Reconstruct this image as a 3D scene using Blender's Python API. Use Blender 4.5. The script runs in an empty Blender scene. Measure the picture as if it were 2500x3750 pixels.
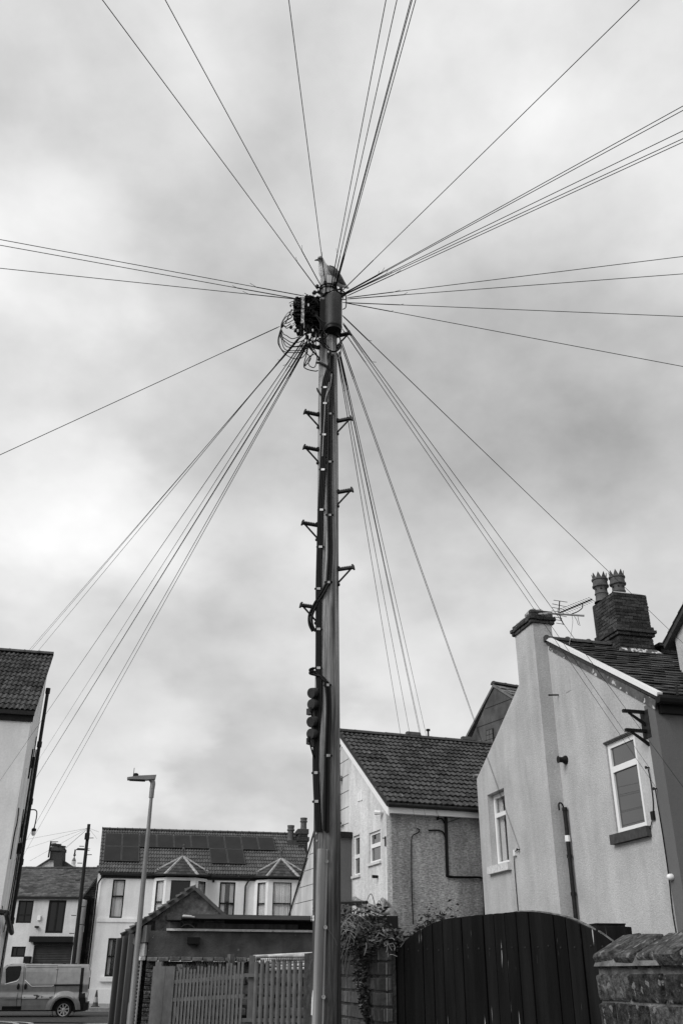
import bpy, bmesh, math, random
from mathutils import Vector, Matrix
from mathutils.geometry import tessellate_polygon
random.seed(11)
SC = bpy.context.scene
COL = SC.collection
rad = math.radians

# ------------------------------------------------------------------ camera
FOC, TILT, ROLL = 3300.4, rad(27.2), rad(.33)          # in pixels of the 2500 x 3750 photograph
EYE = Vector((0, 0, 1.55))
FWD = Vector((0, math.cos(TILT), math.sin(TILT)))
R0, U0 = Vector((1, 0, 0)), Vector((0, -math.sin(TILT), math.cos(TILT)))
RT = R0 * math.cos(ROLL) + U0 * math.sin(ROLL)
UP = U0 * math.cos(ROLL) - R0 * math.sin(ROLL)
cam = bpy.data.cameras.new('camera'); camo = bpy.data.objects.new('camera', cam); COL.objects.link(camo)
cam.sensor_fit = 'VERTICAL'; cam.sensor_height = 36; cam.lens = FOC / 3750 * 36; cam.clip_start = .05; cam.clip_end = 1500
mw = Matrix.Identity(4)
for i, v in enumerate((RT, UP, -FWD)):
    for r in range(3): mw[r][i] = v[r]
mw.translation = EYE; camo.matrix_world = mw
SC.camera = camo

def ray(x, y): return FWD * FOC + RT * (x - 1250) - UP * (y - 1875)
def onz(q, z): d = ray(*q); return EYE + d * ((z - EYE.z) / d.z)
def onY(q, Y): d = ray(*q); return EYE + d * (Y / d.y)
def atd(q, dep): return EYE + ray(*q) * (dep / FOC)

# ------------------------------------------------------------------ world, sun, exposure
SUN_EL, SUN_AZ = rad(38), rad(233)                       # soft light from behind the left shoulder (azimuth from +Y, clockwise)
world = bpy.data.worlds.new('World'); SC.world = world; world.use_nodes = True
wn, wl = world.node_tree.nodes, world.node_tree.links
wn.clear()
def wnode(t, **k):
    n = wn.new(t)
    for a, b in k.items(): setattr(n, a, b)
    return n
def wmath(op, a, b=None, c=None):
    n = wnode('ShaderNodeMath', operation=op)
    for i, v in enumerate((a, b, c)):
        if v is None: continue
        if isinstance(v, (int, float)): n.inputs[i].default_value = v
        else: wl.new(v, n.inputs[i])
    return n.outputs[0]
sky = wnode('ShaderNodeTexSky', sky_type='NISHITA', sun_disc=False, sun_elevation=SUN_EL, sun_rotation=SUN_AZ)
bw = wnode('ShaderNodeRGBToBW'); wl.new(sky.outputs[0], bw.inputs[0])
tc = wnode('ShaderNodeTexCoord')
sep = wnode('ShaderNodeSeparateXYZ'); wl.new(tc.outputs['Generated'], sep.inputs[0])
den = wmath('ADD', wmath('MAXIMUM', sep.outputs[2], 0.0), .32)
cmb = wnode('ShaderNodeCombineXYZ')
wl.new(wmath('DIVIDE', sep.outputs[0], den), cmb.inputs[0]); wl.new(wmath('DIVIDE', sep.outputs[1], den), cmb.inputs[1])
nz = wnode('ShaderNodeTexNoise'); nz.inputs['Scale'].default_value = 4.2; nz.inputs['Detail'].default_value = 9; nz.inputs['Roughness'].default_value = .5
nz.inputs['Distortion'].default_value = .15
dmap = wnode('ShaderNodeMapping'); wl.new(tc.outputs['Generated'], dmap.inputs[0]); dmap.inputs['Scale'].default_value = (1, 1, 1.35)
wl.new(dmap.outputs[0], nz.inputs['Vector'])
nz2 = wnode('ShaderNodeTexNoise'); nz2.inputs['Scale'].default_value = 2.6; nz2.inputs['Detail'].default_value = 5
wl.new(cmb.outputs[0], nz2.inputs['Vector'])
warp = wnode('ShaderNodeVectorMath', operation='MULTIPLY_ADD')
wl.new(nz2.outputs['Color'], warp.inputs[0]); warp.inputs[1].default_value = (.42, .42, .42); wl.new(tc.outputs['Generated'], warp.inputs[2])
wsub = wnode('ShaderNodeVectorMath', operation='SUBTRACT'); wl.new(warp.outputs[0], wsub.inputs[0]); wsub.inputs[1].default_value = (.21, .21, .21)
wnrm = wnode('ShaderNodeVectorMath', operation='NORMALIZE'); wl.new(wsub.outputs[0], wnrm.inputs[0])
acc = wmath('MULTIPLY_ADD', nz.outputs['Fac'], .29, .286)
# cloud banks: direction, angular half width (degrees), lighter or darker
BANKS = [((1350, 60), 18, .12), ((2350, 200), 18, .05), ((300, 100), 12, .05), ((20, 850), 8, .15), ((40, 1620), 13, .10), ((620, 2150), 12, .08), ((350, 1950), 9, .07),
         ((750, 3000), 10, .05), ((120, 2960), 11, .12), ((700, 700), 20, -.03), ((1800, 1600), 15, -.085), ((1450, 1000), 16, -.04), ((2300, 1750), 12, -.08),
         ((700, 2560), 11, -.10), ((1500, 2350), 14, .07), ((2300, 1050), 10, .05), ((1100, 1500), 12, -.05), ((1000, 2850), 8, -.07), ((900, 1900), 7, -.05), ((1500, 1900), 8, -.05), ((2100, 700), 10, .05)]
for q, w, amp in BANKS:
    d = ray(*q).normalized()
    dt = wnode('ShaderNodeVectorMath', operation='DOT_PRODUCT'); wl.new(wnrm.outputs[0], dt.inputs[0]); dt.inputs[1].default_value = d
    mr = wnode('ShaderNodeMapRange', interpolation_type='SMOOTHERSTEP'); wl.new(dt.outputs['Value'], mr.inputs[0])
    mr.inputs[1].default_value = math.cos(rad(w)); mr.inputs[2].default_value = 1; mr.inputs[3].default_value = 0; mr.inputs[4].default_value = 1
    acc = wmath('MULTIPLY_ADD', mr.outputs[0], amp * .74, acc)
nz3 = wnode('ShaderNodeTexNoise'); nz3.inputs['Scale'].default_value = 10; nz3.inputs['Detail'].default_value = 9; nz3.inputs['Roughness'].default_value = .56
wl.new(dmap.outputs[0], nz3.inputs['Vector'])
acc = wmath('MULTIPLY_ADD', wmath('SUBTRACT', nz3.outputs['Fac'], .5), .18, acc)
lum = wmath('MULTIPLY_ADD', bw.outputs[0], .006, acc)     # the clear sky glimmers through the cloud deck
cg = wnode('ShaderNodeCombineXYZ')
for i in range(3): wl.new(lum, cg.inputs[i])
bg = wnode('ShaderNodeBackground'); wl.new(cg.outputs[0], bg.inputs[0]); bg.inputs[1].default_value = 1.0
wo = wnode('ShaderNodeOutputWorld'); wl.new(bg.outputs[0], wo.inputs[0])

sun = bpy.data.lights.new('sun', 'SUN'); suno = bpy.data.objects.new('sun', sun); COL.objects.link(suno)
sun.energy = 1.5; sun.angle = rad(35); sun.color = (1, 1, 1)
sd = Vector((math.sin(SUN_AZ) * math.cos(SUN_EL), math.cos(SUN_AZ) * math.cos(SUN_EL), math.sin(SUN_EL)))
suno.rotation_euler = sd.to_track_quat('Z', 'Y').to_euler(); suno.location = sd * 200
SC.view_settings.view_transform = 'Standard'; SC.view_settings.look = 'None'
SC.view_settings.exposure = 0.6; SC.view_settings.gamma = 1; SC.view_settings.use_curve_mapping = False

# ------------------------------------------------------------------ helpers: frames, meshes, things
def cp(x0, y0, s): return lambda x, y: (x0 + x * s, y0 + y * s)
A, B, C3, D4, E5 = cp(900, 850, .38265), cp(0, 2350, .44643), cp(0, 3000, .47832), cp(300, 2950, .57398), cp(1100, 2600, .44643)
F6, G7, H8 = cp(1700, 2050, .5102), cp(1700, 2650, .5102), cp(1150, 3200, .86097)
a1, a2, a3, a4, a5, a6, a7, a8 = (cp(1220, 3350, .2551), cp(1440, 3300, .31888), cp(1900, 3300, .38265), cp(1050, 3050, .29762),
    cp(0, 3350, .2551), cp(380, 3250, .31888), cp(1050, 1250, .38265), cp(1050, 2050, .42517))
b1, b2, b3, b4, b5, b6 = cp(1850, 2050, .22321), cp(2130, 2050, .23597), cp(0, 2350, .19133), cp(0, 2700, .31888), cp(2150, 2500, .2551), cp(900, 3300, .19133)
PP = cp(0, 0, 1.59439)
Z = Vector((0, 0, 1))

class Fr:
    """A vertical plane: a runs along it, b out of it towards the viewer, z up."""
    def __init__(s, o, deg):
        s.o = Vector((o[0], o[1], 0)); t = rad(deg)
        s.u = Vector((math.cos(t), math.sin(t), 0)); s.n = Vector((s.u.y, -s.u.x, 0)); s.deg = deg
    def p(s, a, b, z): return s.o + s.u * a + s.n * b + Z * z
    def hit(s, q, b=0):
        d = ray(*q); o = s.o + s.n * b
        k = (o - EYE).dot(s.n) / d.dot(s.n); w = EYE + d * k - s.o
        return w.dot(s.u), w.z
    def hp(s, q, b=0): a, z = s.hit(q, b); return s.p(a, b, z)

WL = {}
class MB:
    def __init__(s): s.v = []; s.f = []
    def add(s, vs, fs):
        o = len(s.v); s.v += [Vector(x) for x in vs]; s.f += [tuple(o + i for i in f) for f in fs]; return s
    def poly(s, pts): return s.add(pts, [tuple(range(len(pts)))])
    def hexa(s, P):  # 8 corners, bottom ring then top ring
        return s.add(P, [(3, 2, 1, 0), (4, 5, 6, 7), (0, 1, 5, 4), (1, 2, 6, 5), (2, 3, 7, 6), (3, 0, 4, 7)])
    def box(s, fr, a0, a1, b0, b1_, z0, z1):
        return s.hexa([fr.p(a0, b0, z0), fr.p(a1, b0, z0), fr.p(a1, b1_, z0), fr.p(a0, b1_, z0),
                       fr.p(a0, b0, z1), fr.p(a1, b0, z1), fr.p(a1, b1_, z1), fr.p(a0, b1_, z1)])
    def prism(s, fr, pts, b0, b1_):
        n = len(pts); P = [fr.p(a, b0, z) for a, z in pts] + [fr.p(a, b1_, z) for a, z in pts]
        return s.add(P, [tuple(range(n)), tuple(range(2 * n - 1, n - 1, -1))] + [(i, i + n, (i + 1) % n + n, (i + 1) % n) for i in range(n)])
    def sweep(s, pts, top, bot=None):
        return s
    def tube(s, pts, r, n=6, cap=True):
        pts = [Vector(p) for p in pts]; o = len(s.v); k = len(pts)
        rr = r if isinstance(r, (list, tuple)) else [r] * k
        ref = None
        for i, p in enumerate(pts):
            t = (pts[min(i + 1, k - 1)] - pts[max(i - 1, 0)]).normalized()
            if ref is None: ref = t.orthogonal().normalized()
            x = ref - t * ref.dot(t)
            x = x.normalized() if x.length > 1e-5 else t.orthogonal().normalized()
            ref = x; y = t.cross(x)
            for j in range(n):
                w = 2 * math.pi * j / n
                s.v.append(p + x * (math.cos(w) * rr[i]) + y * (math.sin(w) * rr[i]))
        for i in range(k - 1):
            for j in range(n):
                s.f.append((o + i * n + j, o + i * n + (j + 1) % n, o + (i + 1) * n + (j + 1) % n, o + (i + 1) * n + j))
        if cap:
            s.f.append(tuple(o + j for j in range(n))[::-1]); s.f.append(tuple(o + (k - 1) * n + j for j in range(n)))
        return s
    def lathe(s, c, prof, n=16, ax=Z, close=True):
        c = Vector(c); ax = Vector(ax).normalized(); x = ax.orthogonal().normalized(); y = ax.cross(x); o = len(s.v); k = len(prof)
        for r, h in prof:
            for j in range(n):
                w = 2 * math.pi * j / n; s.v.append(c + ax * h + x * (r * math.cos(w)) + y * (r * math.sin(w)))
        for i in range(k - 1):
            for j in range(n):
                s.f.append((o + i * n + j, o + i * n + (j + 1) % n, o + (i + 1) * n + (j + 1) % n, o + (i + 1) * n + j))
        if close:
            s.f.append(tuple(o + j for j in range(n))[::-1]); s.f.append(tuple(o + (k - 1) * n + j for j in range(n)))
        return s
    def wall(s, fr, outer, holes=(), t=.25, b=0):
        """a flat wall with real openings: outline and rectangles (a0, a1, z0, z1) in the frame's (a, z)"""
        loops = [[Vector((a, z, 0)) for a, z in outer]] + [[Vector((x0, z0, 0)), Vector((x0, z1, 0)), Vector((x1, z1, 0)), Vector((x1, z0, 0))] for x0, x1, z0, z1 in holes]
        flat = [p for l in loops for p in l]
        tri = tessellate_polygon(loops)
        s.add([fr.p(p.x, b, p.y) for p in flat], [tuple(x) for x in tri])
        for l in loops:
            m = len(l)
            for i in range(m):
                p, q = l[i], l[(i + 1) % m]
                s.poly([fr.p(p.x, b, p.y), fr.p(q.x, b, q.y), fr.p(q.x, b - t, q.y), fr.p(p.x, b - t, p.y)])
        return s
    def mesh(s, name, off=Vector((0, 0, 0)), smooth=False):
        me = bpy.data.meshes.new(name); me.from_pydata([tuple(v - off) for v in s.v], [], s.f)
        bm = bmesh.new(); bm.from_mesh(me); bmesh.ops.recalc_face_normals(bm, faces=bm.faces); bm.to_mesh(me); bm.free()
        if smooth:
            for p in me.polygons: p.use_smooth = True
            me.set_sharp_from_angle(angle=rad(42))
        me.update(); return me
    def build(s, name, m, parent=None, smooth=False, label=None, kind=None):
        off = WL.get(parent.name, Vector((0, 0, 0))) if parent else Vector((0, 0, 0))
        if parent is None and s.v:
            lo = Vector((min(v.x for v in s.v), min(v.y for v in s.v), min(v.z for v in s.v))); hi = Vector((max(v.x for v in s.v), max(v.y for v in s.v), max(v.z for v in s.v)))
            off = Vector(((lo.x + hi.x) / 2, (lo.y + hi.y) / 2, lo.z))
        o = bpy.data.objects.new(name, s.mesh(name, off, smooth)); COL.objects.link(o)
        if m: o.data.materials.append(m)
        if parent: o.parent = parent
        else: o.location = off
        WL[o.name] = off
        if label: o['label'] = label
        if kind: o['kind'] = kind
        return o

def thing(name, label, cat, loc, group=None):
    o = bpy.data.objects.new(name, None); COL.objects.link(o); o.location = loc; o.empty_display_size = .2
    WL[o.name] = Vector(loc); o['label'] = label; o['category'] = cat
    if group: o['group'] = group
    return o
def tag(o, label, cat, group=None):
    o['label'] = label; o['category'] = cat
    if group: o['group'] = group
    return o
def piece(name, me, parent, mx):
    o = bpy.data.objects.new(name, me); COL.objects.link(o); o.parent = parent
    m = mx.copy(); m.translation = mx.translation - WL[parent.name]
    o.matrix_local = m; return o
def basis(x, y, z, o):
    m = Matrix.Identity(4)
    for i, v in enumerate((x, y, z)):
        for r in range(3): m[r][i] = v[r]
    m.translation = o; return m

# ------------------------------------------------------------------ procedural materials (everything in greys, as in the photograph)
def mat(name, col, rough=.8, var=.25, sc=3, bump=0., bsc=60, stretch=(1, 1, 1), metal=0., rnd=0., stain=0., ssc=1.2, spot=0., spsc=25, spcol=.6, spth=.68, wave=None, spec=.12, grain=0., gsc=28, base=None, bstretch=None, det=6):
    m = bpy.data.materials.new(name); m.use_nodes = True
    nt = m.node_tree; N, Lk = nt.nodes, nt.links; bs = N['Principled BSDF']
    bs.inputs['Roughness'].default_value = rough; bs.inputs['Metallic'].default_value = metal; bs.inputs['Specular IOR Level'].default_value = spec
    geo = N.new('ShaderNodeNewGeometry')
    def mapped(st):
        mp = N.new('ShaderNodeMapping'); Lk.new(geo.outputs['Position'], mp.inputs[0]); mp.inputs['Scale'].default_value = st; return mp.outputs[0]
    def noise(v, s, d=6, r=.55):
        n = N.new('ShaderNodeTexNoise'); n.inputs['Scale'].default_value = s; n.inputs['Detail'].default_value = d; n.inputs['Roughness'].default_value = r; Lk.new(v, n.inputs['Vector']); return n.outputs['Fac']
    def mth(op, a, b=None, c=None):
        n = N.new('ShaderNodeMath'); n.operation = op
        for i, x in enumerate((a, b, c)):
            if x is None: continue
            if isinstance(x, (int, float)): n.inputs[i].default_value = x
            else: Lk.new(x, n.inputs[i])
        return n.outputs[0]
    def mrange(x, lo, hi, o0, o1):
        n = N.new('ShaderNodeMapRange'); Lk.new(x, n.inputs[0])
        for i, vv in enumerate((lo, hi, o0, o1)): n.inputs[i + 1].default_value = vv
        return n.outputs[0]
    v = mapped(stretch)
    f = mrange(noise(v, sc, det), .3, .7, 1 - var, 1 + var)
    if stain:       # rain streaks: noise drawn out down the wall
        f = mth('MULTIPLY', f, mrange(noise(mapped((1, 1, .16)), ssc * 3, 5, .6), .42, .72, 1, 1 - stain))
        f = mth('MULTIPLY', f, mrange(noise(mapped((1, 1, 1)), ssc, 4), .45, .75, 1, 1 - stain * .6))
    if rnd:
        oi = N.new('ShaderNodeObjectInfo')
        rr = mth('FRACT', mth('ADD', oi.outputs['Random'], geo.outputs['Random Per Island']))
        f = mth('MULTIPLY', f, mrange(rr, 0, 1, 1 - rnd, 1 + rnd))
    if grain: f = mth('MULTIPLY', f, mrange(noise(mapped((1, 1, 1)), gsc, 2, .5), .3, .7, 1 - grain, 1 + grain))
    c = mth('MULTIPLY', f, col)
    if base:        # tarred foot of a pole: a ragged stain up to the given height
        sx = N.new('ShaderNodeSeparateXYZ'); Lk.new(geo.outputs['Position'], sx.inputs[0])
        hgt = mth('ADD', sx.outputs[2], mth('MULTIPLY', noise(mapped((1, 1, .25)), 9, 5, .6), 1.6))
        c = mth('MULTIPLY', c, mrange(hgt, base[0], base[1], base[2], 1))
    if spot:        # lichen, droppings, mortar smears
        sp = noise(mapped(spot if isinstance(spot, tuple) else (1, 1, 1)), spsc, 3, .5)
        k = mrange(sp, spth, spth + .04, 0, 1)
        mx = N.new('ShaderNodeMix'); mx.data_type = 'FLOAT'; Lk.new(k, mx.inputs[0]); Lk.new(c, mx.inputs[2]); mx.inputs[3].default_value = spcol; c = mx.outputs[0]
    cl = N.new('ShaderNodeClamp'); Lk.new(c, cl.inputs[0]); cl.inputs[2].default_value = .88; c = cl.outputs[0]
    cb = N.new('ShaderNodeCombineColor')
    for i in range(3): Lk.new(c, cb.inputs[i])
    Lk.new(cb.outputs[0], bs.inputs['Base Color'])
    if bump:
        bp = N.new('ShaderNodeBump'); bp.inputs['Strength'].default_value = min(1, bump); bp.inputs['Distance'].default_value = .02
        h = noise(mapped(bstretch or stretch), bsc, 5, .6)
        Lk.new(h, bp.inputs['Height']); Lk.new(bp.outputs[0], bs.inputs['Normal'])
    return m

def glass_dark(name, base=.012, rough=.04, spec=.6, coat=0.):
    m = bpy.data.materials.new(name); m.use_nodes = True; b = m.node_tree.nodes['Principled BSDF']
    b.inputs['Base Color'].default_value = (base, base, base, 1); b.inputs['Roughness'].default_value = rough; b.inputs['Specular IOR Level'].default_value = spec; b.inputs['Coat Weight'].default_value = coat; b.inputs['Coat Roughness'].default_value = .02; b.inputs['Coat IOR'].default_value = 1.9
    return m
def glass_clear(name, tr=.72):
    m = bpy.data.materials.new(name); m.use_nodes = True; N, Lk = m.node_tree.nodes, m.node_tree.links
    N.remove(N['Principled BSDF']); t = N.new('ShaderNodeBsdfTransparent'); t.inputs[0].default_value = (tr, tr, tr, 1)
    g = N.new('ShaderNodeBsdfGlossy'); g.inputs['Roughness'].default_value = .03; lw = N.new('ShaderNodeLayerWeight'); pw = N.new('ShaderNodeMath'); pw.operation = 'POWER'; Lk.new(lw.outputs['Facing'], pw.inputs[0]); pw.inputs[1].default_value = 4
    fa_ = N.new('ShaderNodeMath'); fa_.operation = 'MULTIPLY_ADD'; Lk.new(pw.outputs[0], fa_.inputs[0]); fa_.inputs[1].default_value = .85; fa_.inputs[2].default_value = .06
    mx = N.new('ShaderNodeMixShader'); Lk.new(fa_.outputs[0], mx.inputs[0]); Lk.new(t.outputs[0], mx.inputs[1]); Lk.new(g.outputs[0], mx.inputs[2])
    Lk.new(mx.outputs[0], N['Material Output'].inputs[0]); return m

Mx = dict(
    white=mat('white_render', .80, var=.05, sc=1.3, bump=.3, bsc=60, stain=.16, ssc=.5, grain=.05, gsc=20),
    white2=mat('old_white_render', .66, var=.07, sc=1.6, bump=.4, bsc=40, stain=.24, ssc=.5, grain=.06, gsc=14),
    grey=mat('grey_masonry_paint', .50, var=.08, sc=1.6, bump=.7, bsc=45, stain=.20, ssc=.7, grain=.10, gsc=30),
    greydark=mat('grey_pebble_render_and_shade', .155, var=.10, sc=60, bump=.8, bsc=80, stain=.12, ssc=.5, det=3),  # extension's own dark grey; paints recess shade onto the right house front
    cream=mat('stained_cream_render', .74, var=.14, sc=14, bump=.9, bsc=22, stain=.30, ssc=.9, bstretch=(1, 1, 2)),
    scored=mat('scored_cement_render', .60, var=.12, sc=2, bump=.3, bsc=30, stain=.3, ssc=.8),
    bark=mat('bark_textured_render', .38, var=.5, sc=14, bump=1, bsc=13, stretch=(1, 1, 4.6), stain=.5, ssc=.75, det=6, grain=.22, gsc=26),
    dark=mat('weathered_dark_render', .082, var=.45, sc=2.2, bump=.6, bsc=30, stain=.45, ssc=.9, spot=1, spsc=13, spcol=.16, spth=.71),
    dgrey=mat('lichened_gable_render', .19, var=.5, sc=6, bump=.8, bsc=25, stain=.4, ssc=1.5, grain=.25, gsc=16, spot=1, spsc=11, spcol=.26, spth=.66),
    dgable=mat('dark_stained_gable_render', .10, var=.3, sc=2, bump=.4, bsc=25, stain=.45, ssc=.8),
    tile=mat('concrete_roof_tile', .062, var=.35, sc=14, bump=.6, bsc=60, rnd=.42, spot=1, spsc=11, spcol=.17, spth=.66, grain=.25, gsc=40),
    tilew=mat('brown_double_roman_tile', .098, var=.3, sc=6, rnd=.2),
    slate=mat('slate', .052, var=.3, sc=10, bump=.5, bsc=50, rnd=.42, rough=.62, spot=1, spsc=17, spcol=.26, spth=.76),
    slate2=mat('pale_slate', .115, var=.3, sc=6, bump=.4, bsc=30, rnd=.45, rough=.6),
    lead=mat('lead_flashing', .34, var=.4, sc=8, bump=.3, bsc=30),
    ridge=mat('ridge_tile_clay', .07, var=.3, sc=9, bump=.4, rnd=.25),
    brick=mat('dark_sooty_brick', .052, var=.4, sc=18, bump=.7, bsc=60, rnd=.45),
    brickw=mat('old_wall_brick', .06, var=.8, sc=30, bump=1, bsc=50, rnd=.4, spot=1, spsc=26, spcol=.2, spth=.61, grain=.4, gsc=70),
    brickp=mat('streaked_pillar_brick', .062, var=.3, sc=20, bump=.3, bsc=60, rnd=.25, spot=(1, 1, .03), spsc=55, spcol=.22, spth=.64),
    mortar=mat('lime_mortar', .15, var=.55, sc=14, bump=.8, bsc=50),
    mortard=mat('dark_mortar', .045, var=.6, sc=14, bump=.8, bsc=50),
    cement=mat('cement_flaunching', .36, var=.4, sc=9, bump=.8, bsc=25),
    fillet=mat('patchy_mortar_fillet', .10, var=.5, sc=10, bump=.8, bsc=25, spot=1, spsc=9, spcol=.6, spth=.52),
    pot=mat('chimney_pot_clay', .095, var=.35, sc=12, bump=.2, bsc=40, rough=.6),
    stone=mat('sill_stone', .062, var=.3, sc=10, bump=.4),
    sillw=mat('white_painted_sill', .62, var=.2, sc=12, bump=.4, spot=1, spsc=14, spcol=.25, spth=.66),
    upvc=mat('white_plastic', .80, var=.03, rough=.35, spec=.45),
    black=mat('black_plastic', .010, var=.3, rough=.5, spec=.15),
    blackp=mat('black_painted_iron', .020, var=.4, sc=20, rough=.5, bump=.2, spot=1, spsc=14, spcol=.5, spth=.74),
    cable=mat('black_cable_sheath', .006, var=.2, rough=.55),
    cablel=mat('pale_cable_sheath', .35, var=.2, rough=.5),
    galv=mat('galvanised_steel', .27, var=.25, sc=22, rough=.55, metal=.3, spec=.4, stretch=(1, 1, .12), bump=.1),
    galvp=mat('grey_palisade_steel', .125, var=.2, sc=9, rough=.55, metal=.3, spec=.4),
    clip=mat('galvanised_clip', .34, var=.15, rough=.4, metal=.3),
    iron=mat('dark_iron', .022, var=.3, sc=20, rough=.55),
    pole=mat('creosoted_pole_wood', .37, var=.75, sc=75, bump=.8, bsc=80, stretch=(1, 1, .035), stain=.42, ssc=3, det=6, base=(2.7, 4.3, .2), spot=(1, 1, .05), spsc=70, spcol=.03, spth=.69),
    tarry=mat('weathered_timber', .09, var=.4, sc=12, bump=.5, bsc=30, stretch=(1, 1, .12)),
    gate=mat('black_stained_board', .0058, var=.6, sc=22, bump=.5, bsc=40, stretch=(1, 1, .10), rnd=.3, rough=.7, spec=.12, spot=(1, 1, .035), spsc=95, spcol=.45, spth=.70),
    gatecap=mat('weathered_gate_edge', .17, var=.6, sc=30, bump=.6),
    shutter=mat('roller_shutter', .075, var=.15, sc=5, rough=.5, metal=.2),
    corr=mat('corrugated_steel', .13, var=.35, sc=4, rough=.55, metal=.3, stretch=(1, 1, .2)),
    asphalt=mat('asphalt', .052, var=.4, sc=6, bump=.6, bsc=80, rough=.75),
    paving=mat('concrete_paving', .20, var=.25, sc=3, bump=.4),
    paint=mat('road_paint', .55, var=.35, sc=9, bump=.3),
    soil=mat('yard_ground', .09, var=.4, sc=4, bump=.6),
    van=mat('silver_van_paint', .34, var=.14, sc=5, rough=.28, metal=.5, spec=.5, stain=.15, ssc=1.5),
    vanscuff=mat('scuffed_moulding', .40, var=.1, rough=.5, spot=(1, 1, 1.5), spsc=5, spcol=.04, spth=.56),
    tyre=mat('tyre_rubber', .012, rough=.8, var=.2),
    alloy=mat('alloy_wheel', .42, rough=.35, metal=.6, var=.1),
    solar=mat('solar_cell_glass', .014, var=.35, sc=1.2, rough=.3, spec=.15),
    alu=mat('aluminium_edge', .08, rough=.4, metal=.3),
    cone=mat('traffic_cone_plastic', .06, rough=.5, var=.3),
    cream_t=mat('curtain', .82, var=.3, sc=9, stretch=(1, 1, .02)),
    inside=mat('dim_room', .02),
    feather=mat('white_feather', .74, var=.12, sc=30, bump=.3, bsc=70),
    fgrey=mat('grey_wing_feather', .16, var=.3, sc=60, bump=.4, bsc=80, stretch=(1, 1, .4)),
    fhead=mat('streaked_head_feather', .30, var=.5, sc=50, bump=.2),
    beak=mat('dark_beak', .03, rough=.4),
    leafd=mat('leaf', .020, var=.5, sc=20, rnd=.5, rough=.45, spec=.5),
    straw=mat('dry_stem', .2, var=.4, sc=20, rnd=.5),
    twig=mat('twig', .06, var=.4),
    pipe=mat('grey_drain_pipe', .20, var=.6, sc=12, bump=.4, rough=.6),
    ledge=mat('weathered_ledge', .13, var=.5, sc=9, bump=.7, bsc=30, rnd=.2),
    rubble=mat('rubble_wall', .075, var=.5, sc=5, bump=.9, bsc=14, det=9),
    timber=mat('pale_timber', .50, var=.3, sc=6, rnd=.35),
    shield=mat('grey_plastic_box', .036, var=.3, sc=14, rough=.5, spec=.2, bump=.15, bsc=90),
    glassd=glass_dark('dark_window_glass', .008, .04, .4), glassm=glass_dark('reflecting_window_glass', .022, .03, .6, .6), glassc=glass_clear('clear_window_glass', .93))

# ------------------------------------------------------------------ shared pieces
def cham_box(name, sx, sy, sz, c, m, jit=0.):
    """chamfered block centred on the origin, 44 triangles"""
    bm = bmesh.new(); bmesh.ops.create_cube(bm, size=1)
    for v in bm.verts: v.co = Vector((v.co.x * sx, v.co.y * sy, v.co.z * sz))
    bmesh.ops.bevel(bm, geom=bm.edges[:] , offset=c, segments=1, affect='EDGES')
    if jit:
        for v in bm.verts: v.co += Vector((random.uniform(-jit, jit), random.uniform(-jit, jit), random.uniform(-jit, jit)))
    me = bpy.data.meshes.new(name); bm.to_mesh(me); bm.free(); me.materials.append(m); return me
def tile_mesh(name, w, l, prof, lift, th, m):
    """one roof tile: x along the eave, y up the slope, tail lifted over the course below"""
    n = len(prof); v = []; f = []
    for y, dz in ((0, lift), (l, 0)):
        for x, z in prof: v.append((x * w, y, z + dz))
    for x, z in prof: v.append((x * w, .004, z + lift - th))
    for i in range(n - 1):
        f.append((i, i + 1, n + i + 1, n + i)); f.append((2 * n + i, 2 * n + i + 1, i + 1, i))
    f.append((0, n, 2 * n)); f.append((n - 1, 3 * n - 1, 2 * n - 1))
    me = bpy.data.meshes.new(name); me.from_pydata(v, [], f); me.materials.append(m)
    for p in me.polygons: p.use_smooth = False
    return me
ROMAN = [(0, 0), (.08, .0), (.16, .03), (.25, .042), (.34, .03), (.42, 0), (.58, 0), (.66, .03), (.75, .042), (.84, .03), (.92, 0), (1, 0)]
PAN = [(0, .006), (.15, -.004), (.35, -.006), (.52, 0), (.64, .014), (.78, .022), (.9, .016), (1, .005)]
FLAT = [(0, 0), (.5, .001), (1, 0)]
def tile_field(roof, name, base, u, s, width, length, tw, gauge, meshes, limit=300, jit=.004, skip=None, stagger=False):
    """lays single tiles over a roof slope; past the limit the farthest become one stuff part"""
    nrm = u.cross(s).normalized(); spots = []
    rows = int(round(length / gauge)); cols = int(math.ceil(width / tw))
    for r in range(rows):
        for c in range(cols + (1 if stagger else 0)):
            off = -tw / 2 if stagger and r % 2 else 0
            x = c * tw + off
            if stagger and (x < -.01 or x + tw > width + .02): continue
            o = base + u * (x + random.uniform(-jit, jit)) + s * (r * gauge + random.uniform(-jit, jit)) + nrm * (.006 + random.uniform(0, jit))
            if skip and skip(o + u * tw / 2 + s * gauge / 2): continue
            spots.append((o, random.uniform(-.006, .006)))
    spots.sort(key=lambda q: (q[0] - EYE).length)
    rest = MB(); mrest = None
    for i, (o, tw_) in enumerate(spots):
        me = random.choice(meshes); R = Matrix.Rotation(tw_, 3, nrm)
        mx = basis(R @ u, R @ s, nrm, o)
        if i < limit: piece(name, me, roof, mx)
        else:
            rest.add([mx @ v.co for v in me.vertices], [tuple(p.vertices) for p in me.polygons]); mrest = me.materials[0]
    if mrest: rest.build(name + '_field', mrest, roof, kind='stuff')
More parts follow.
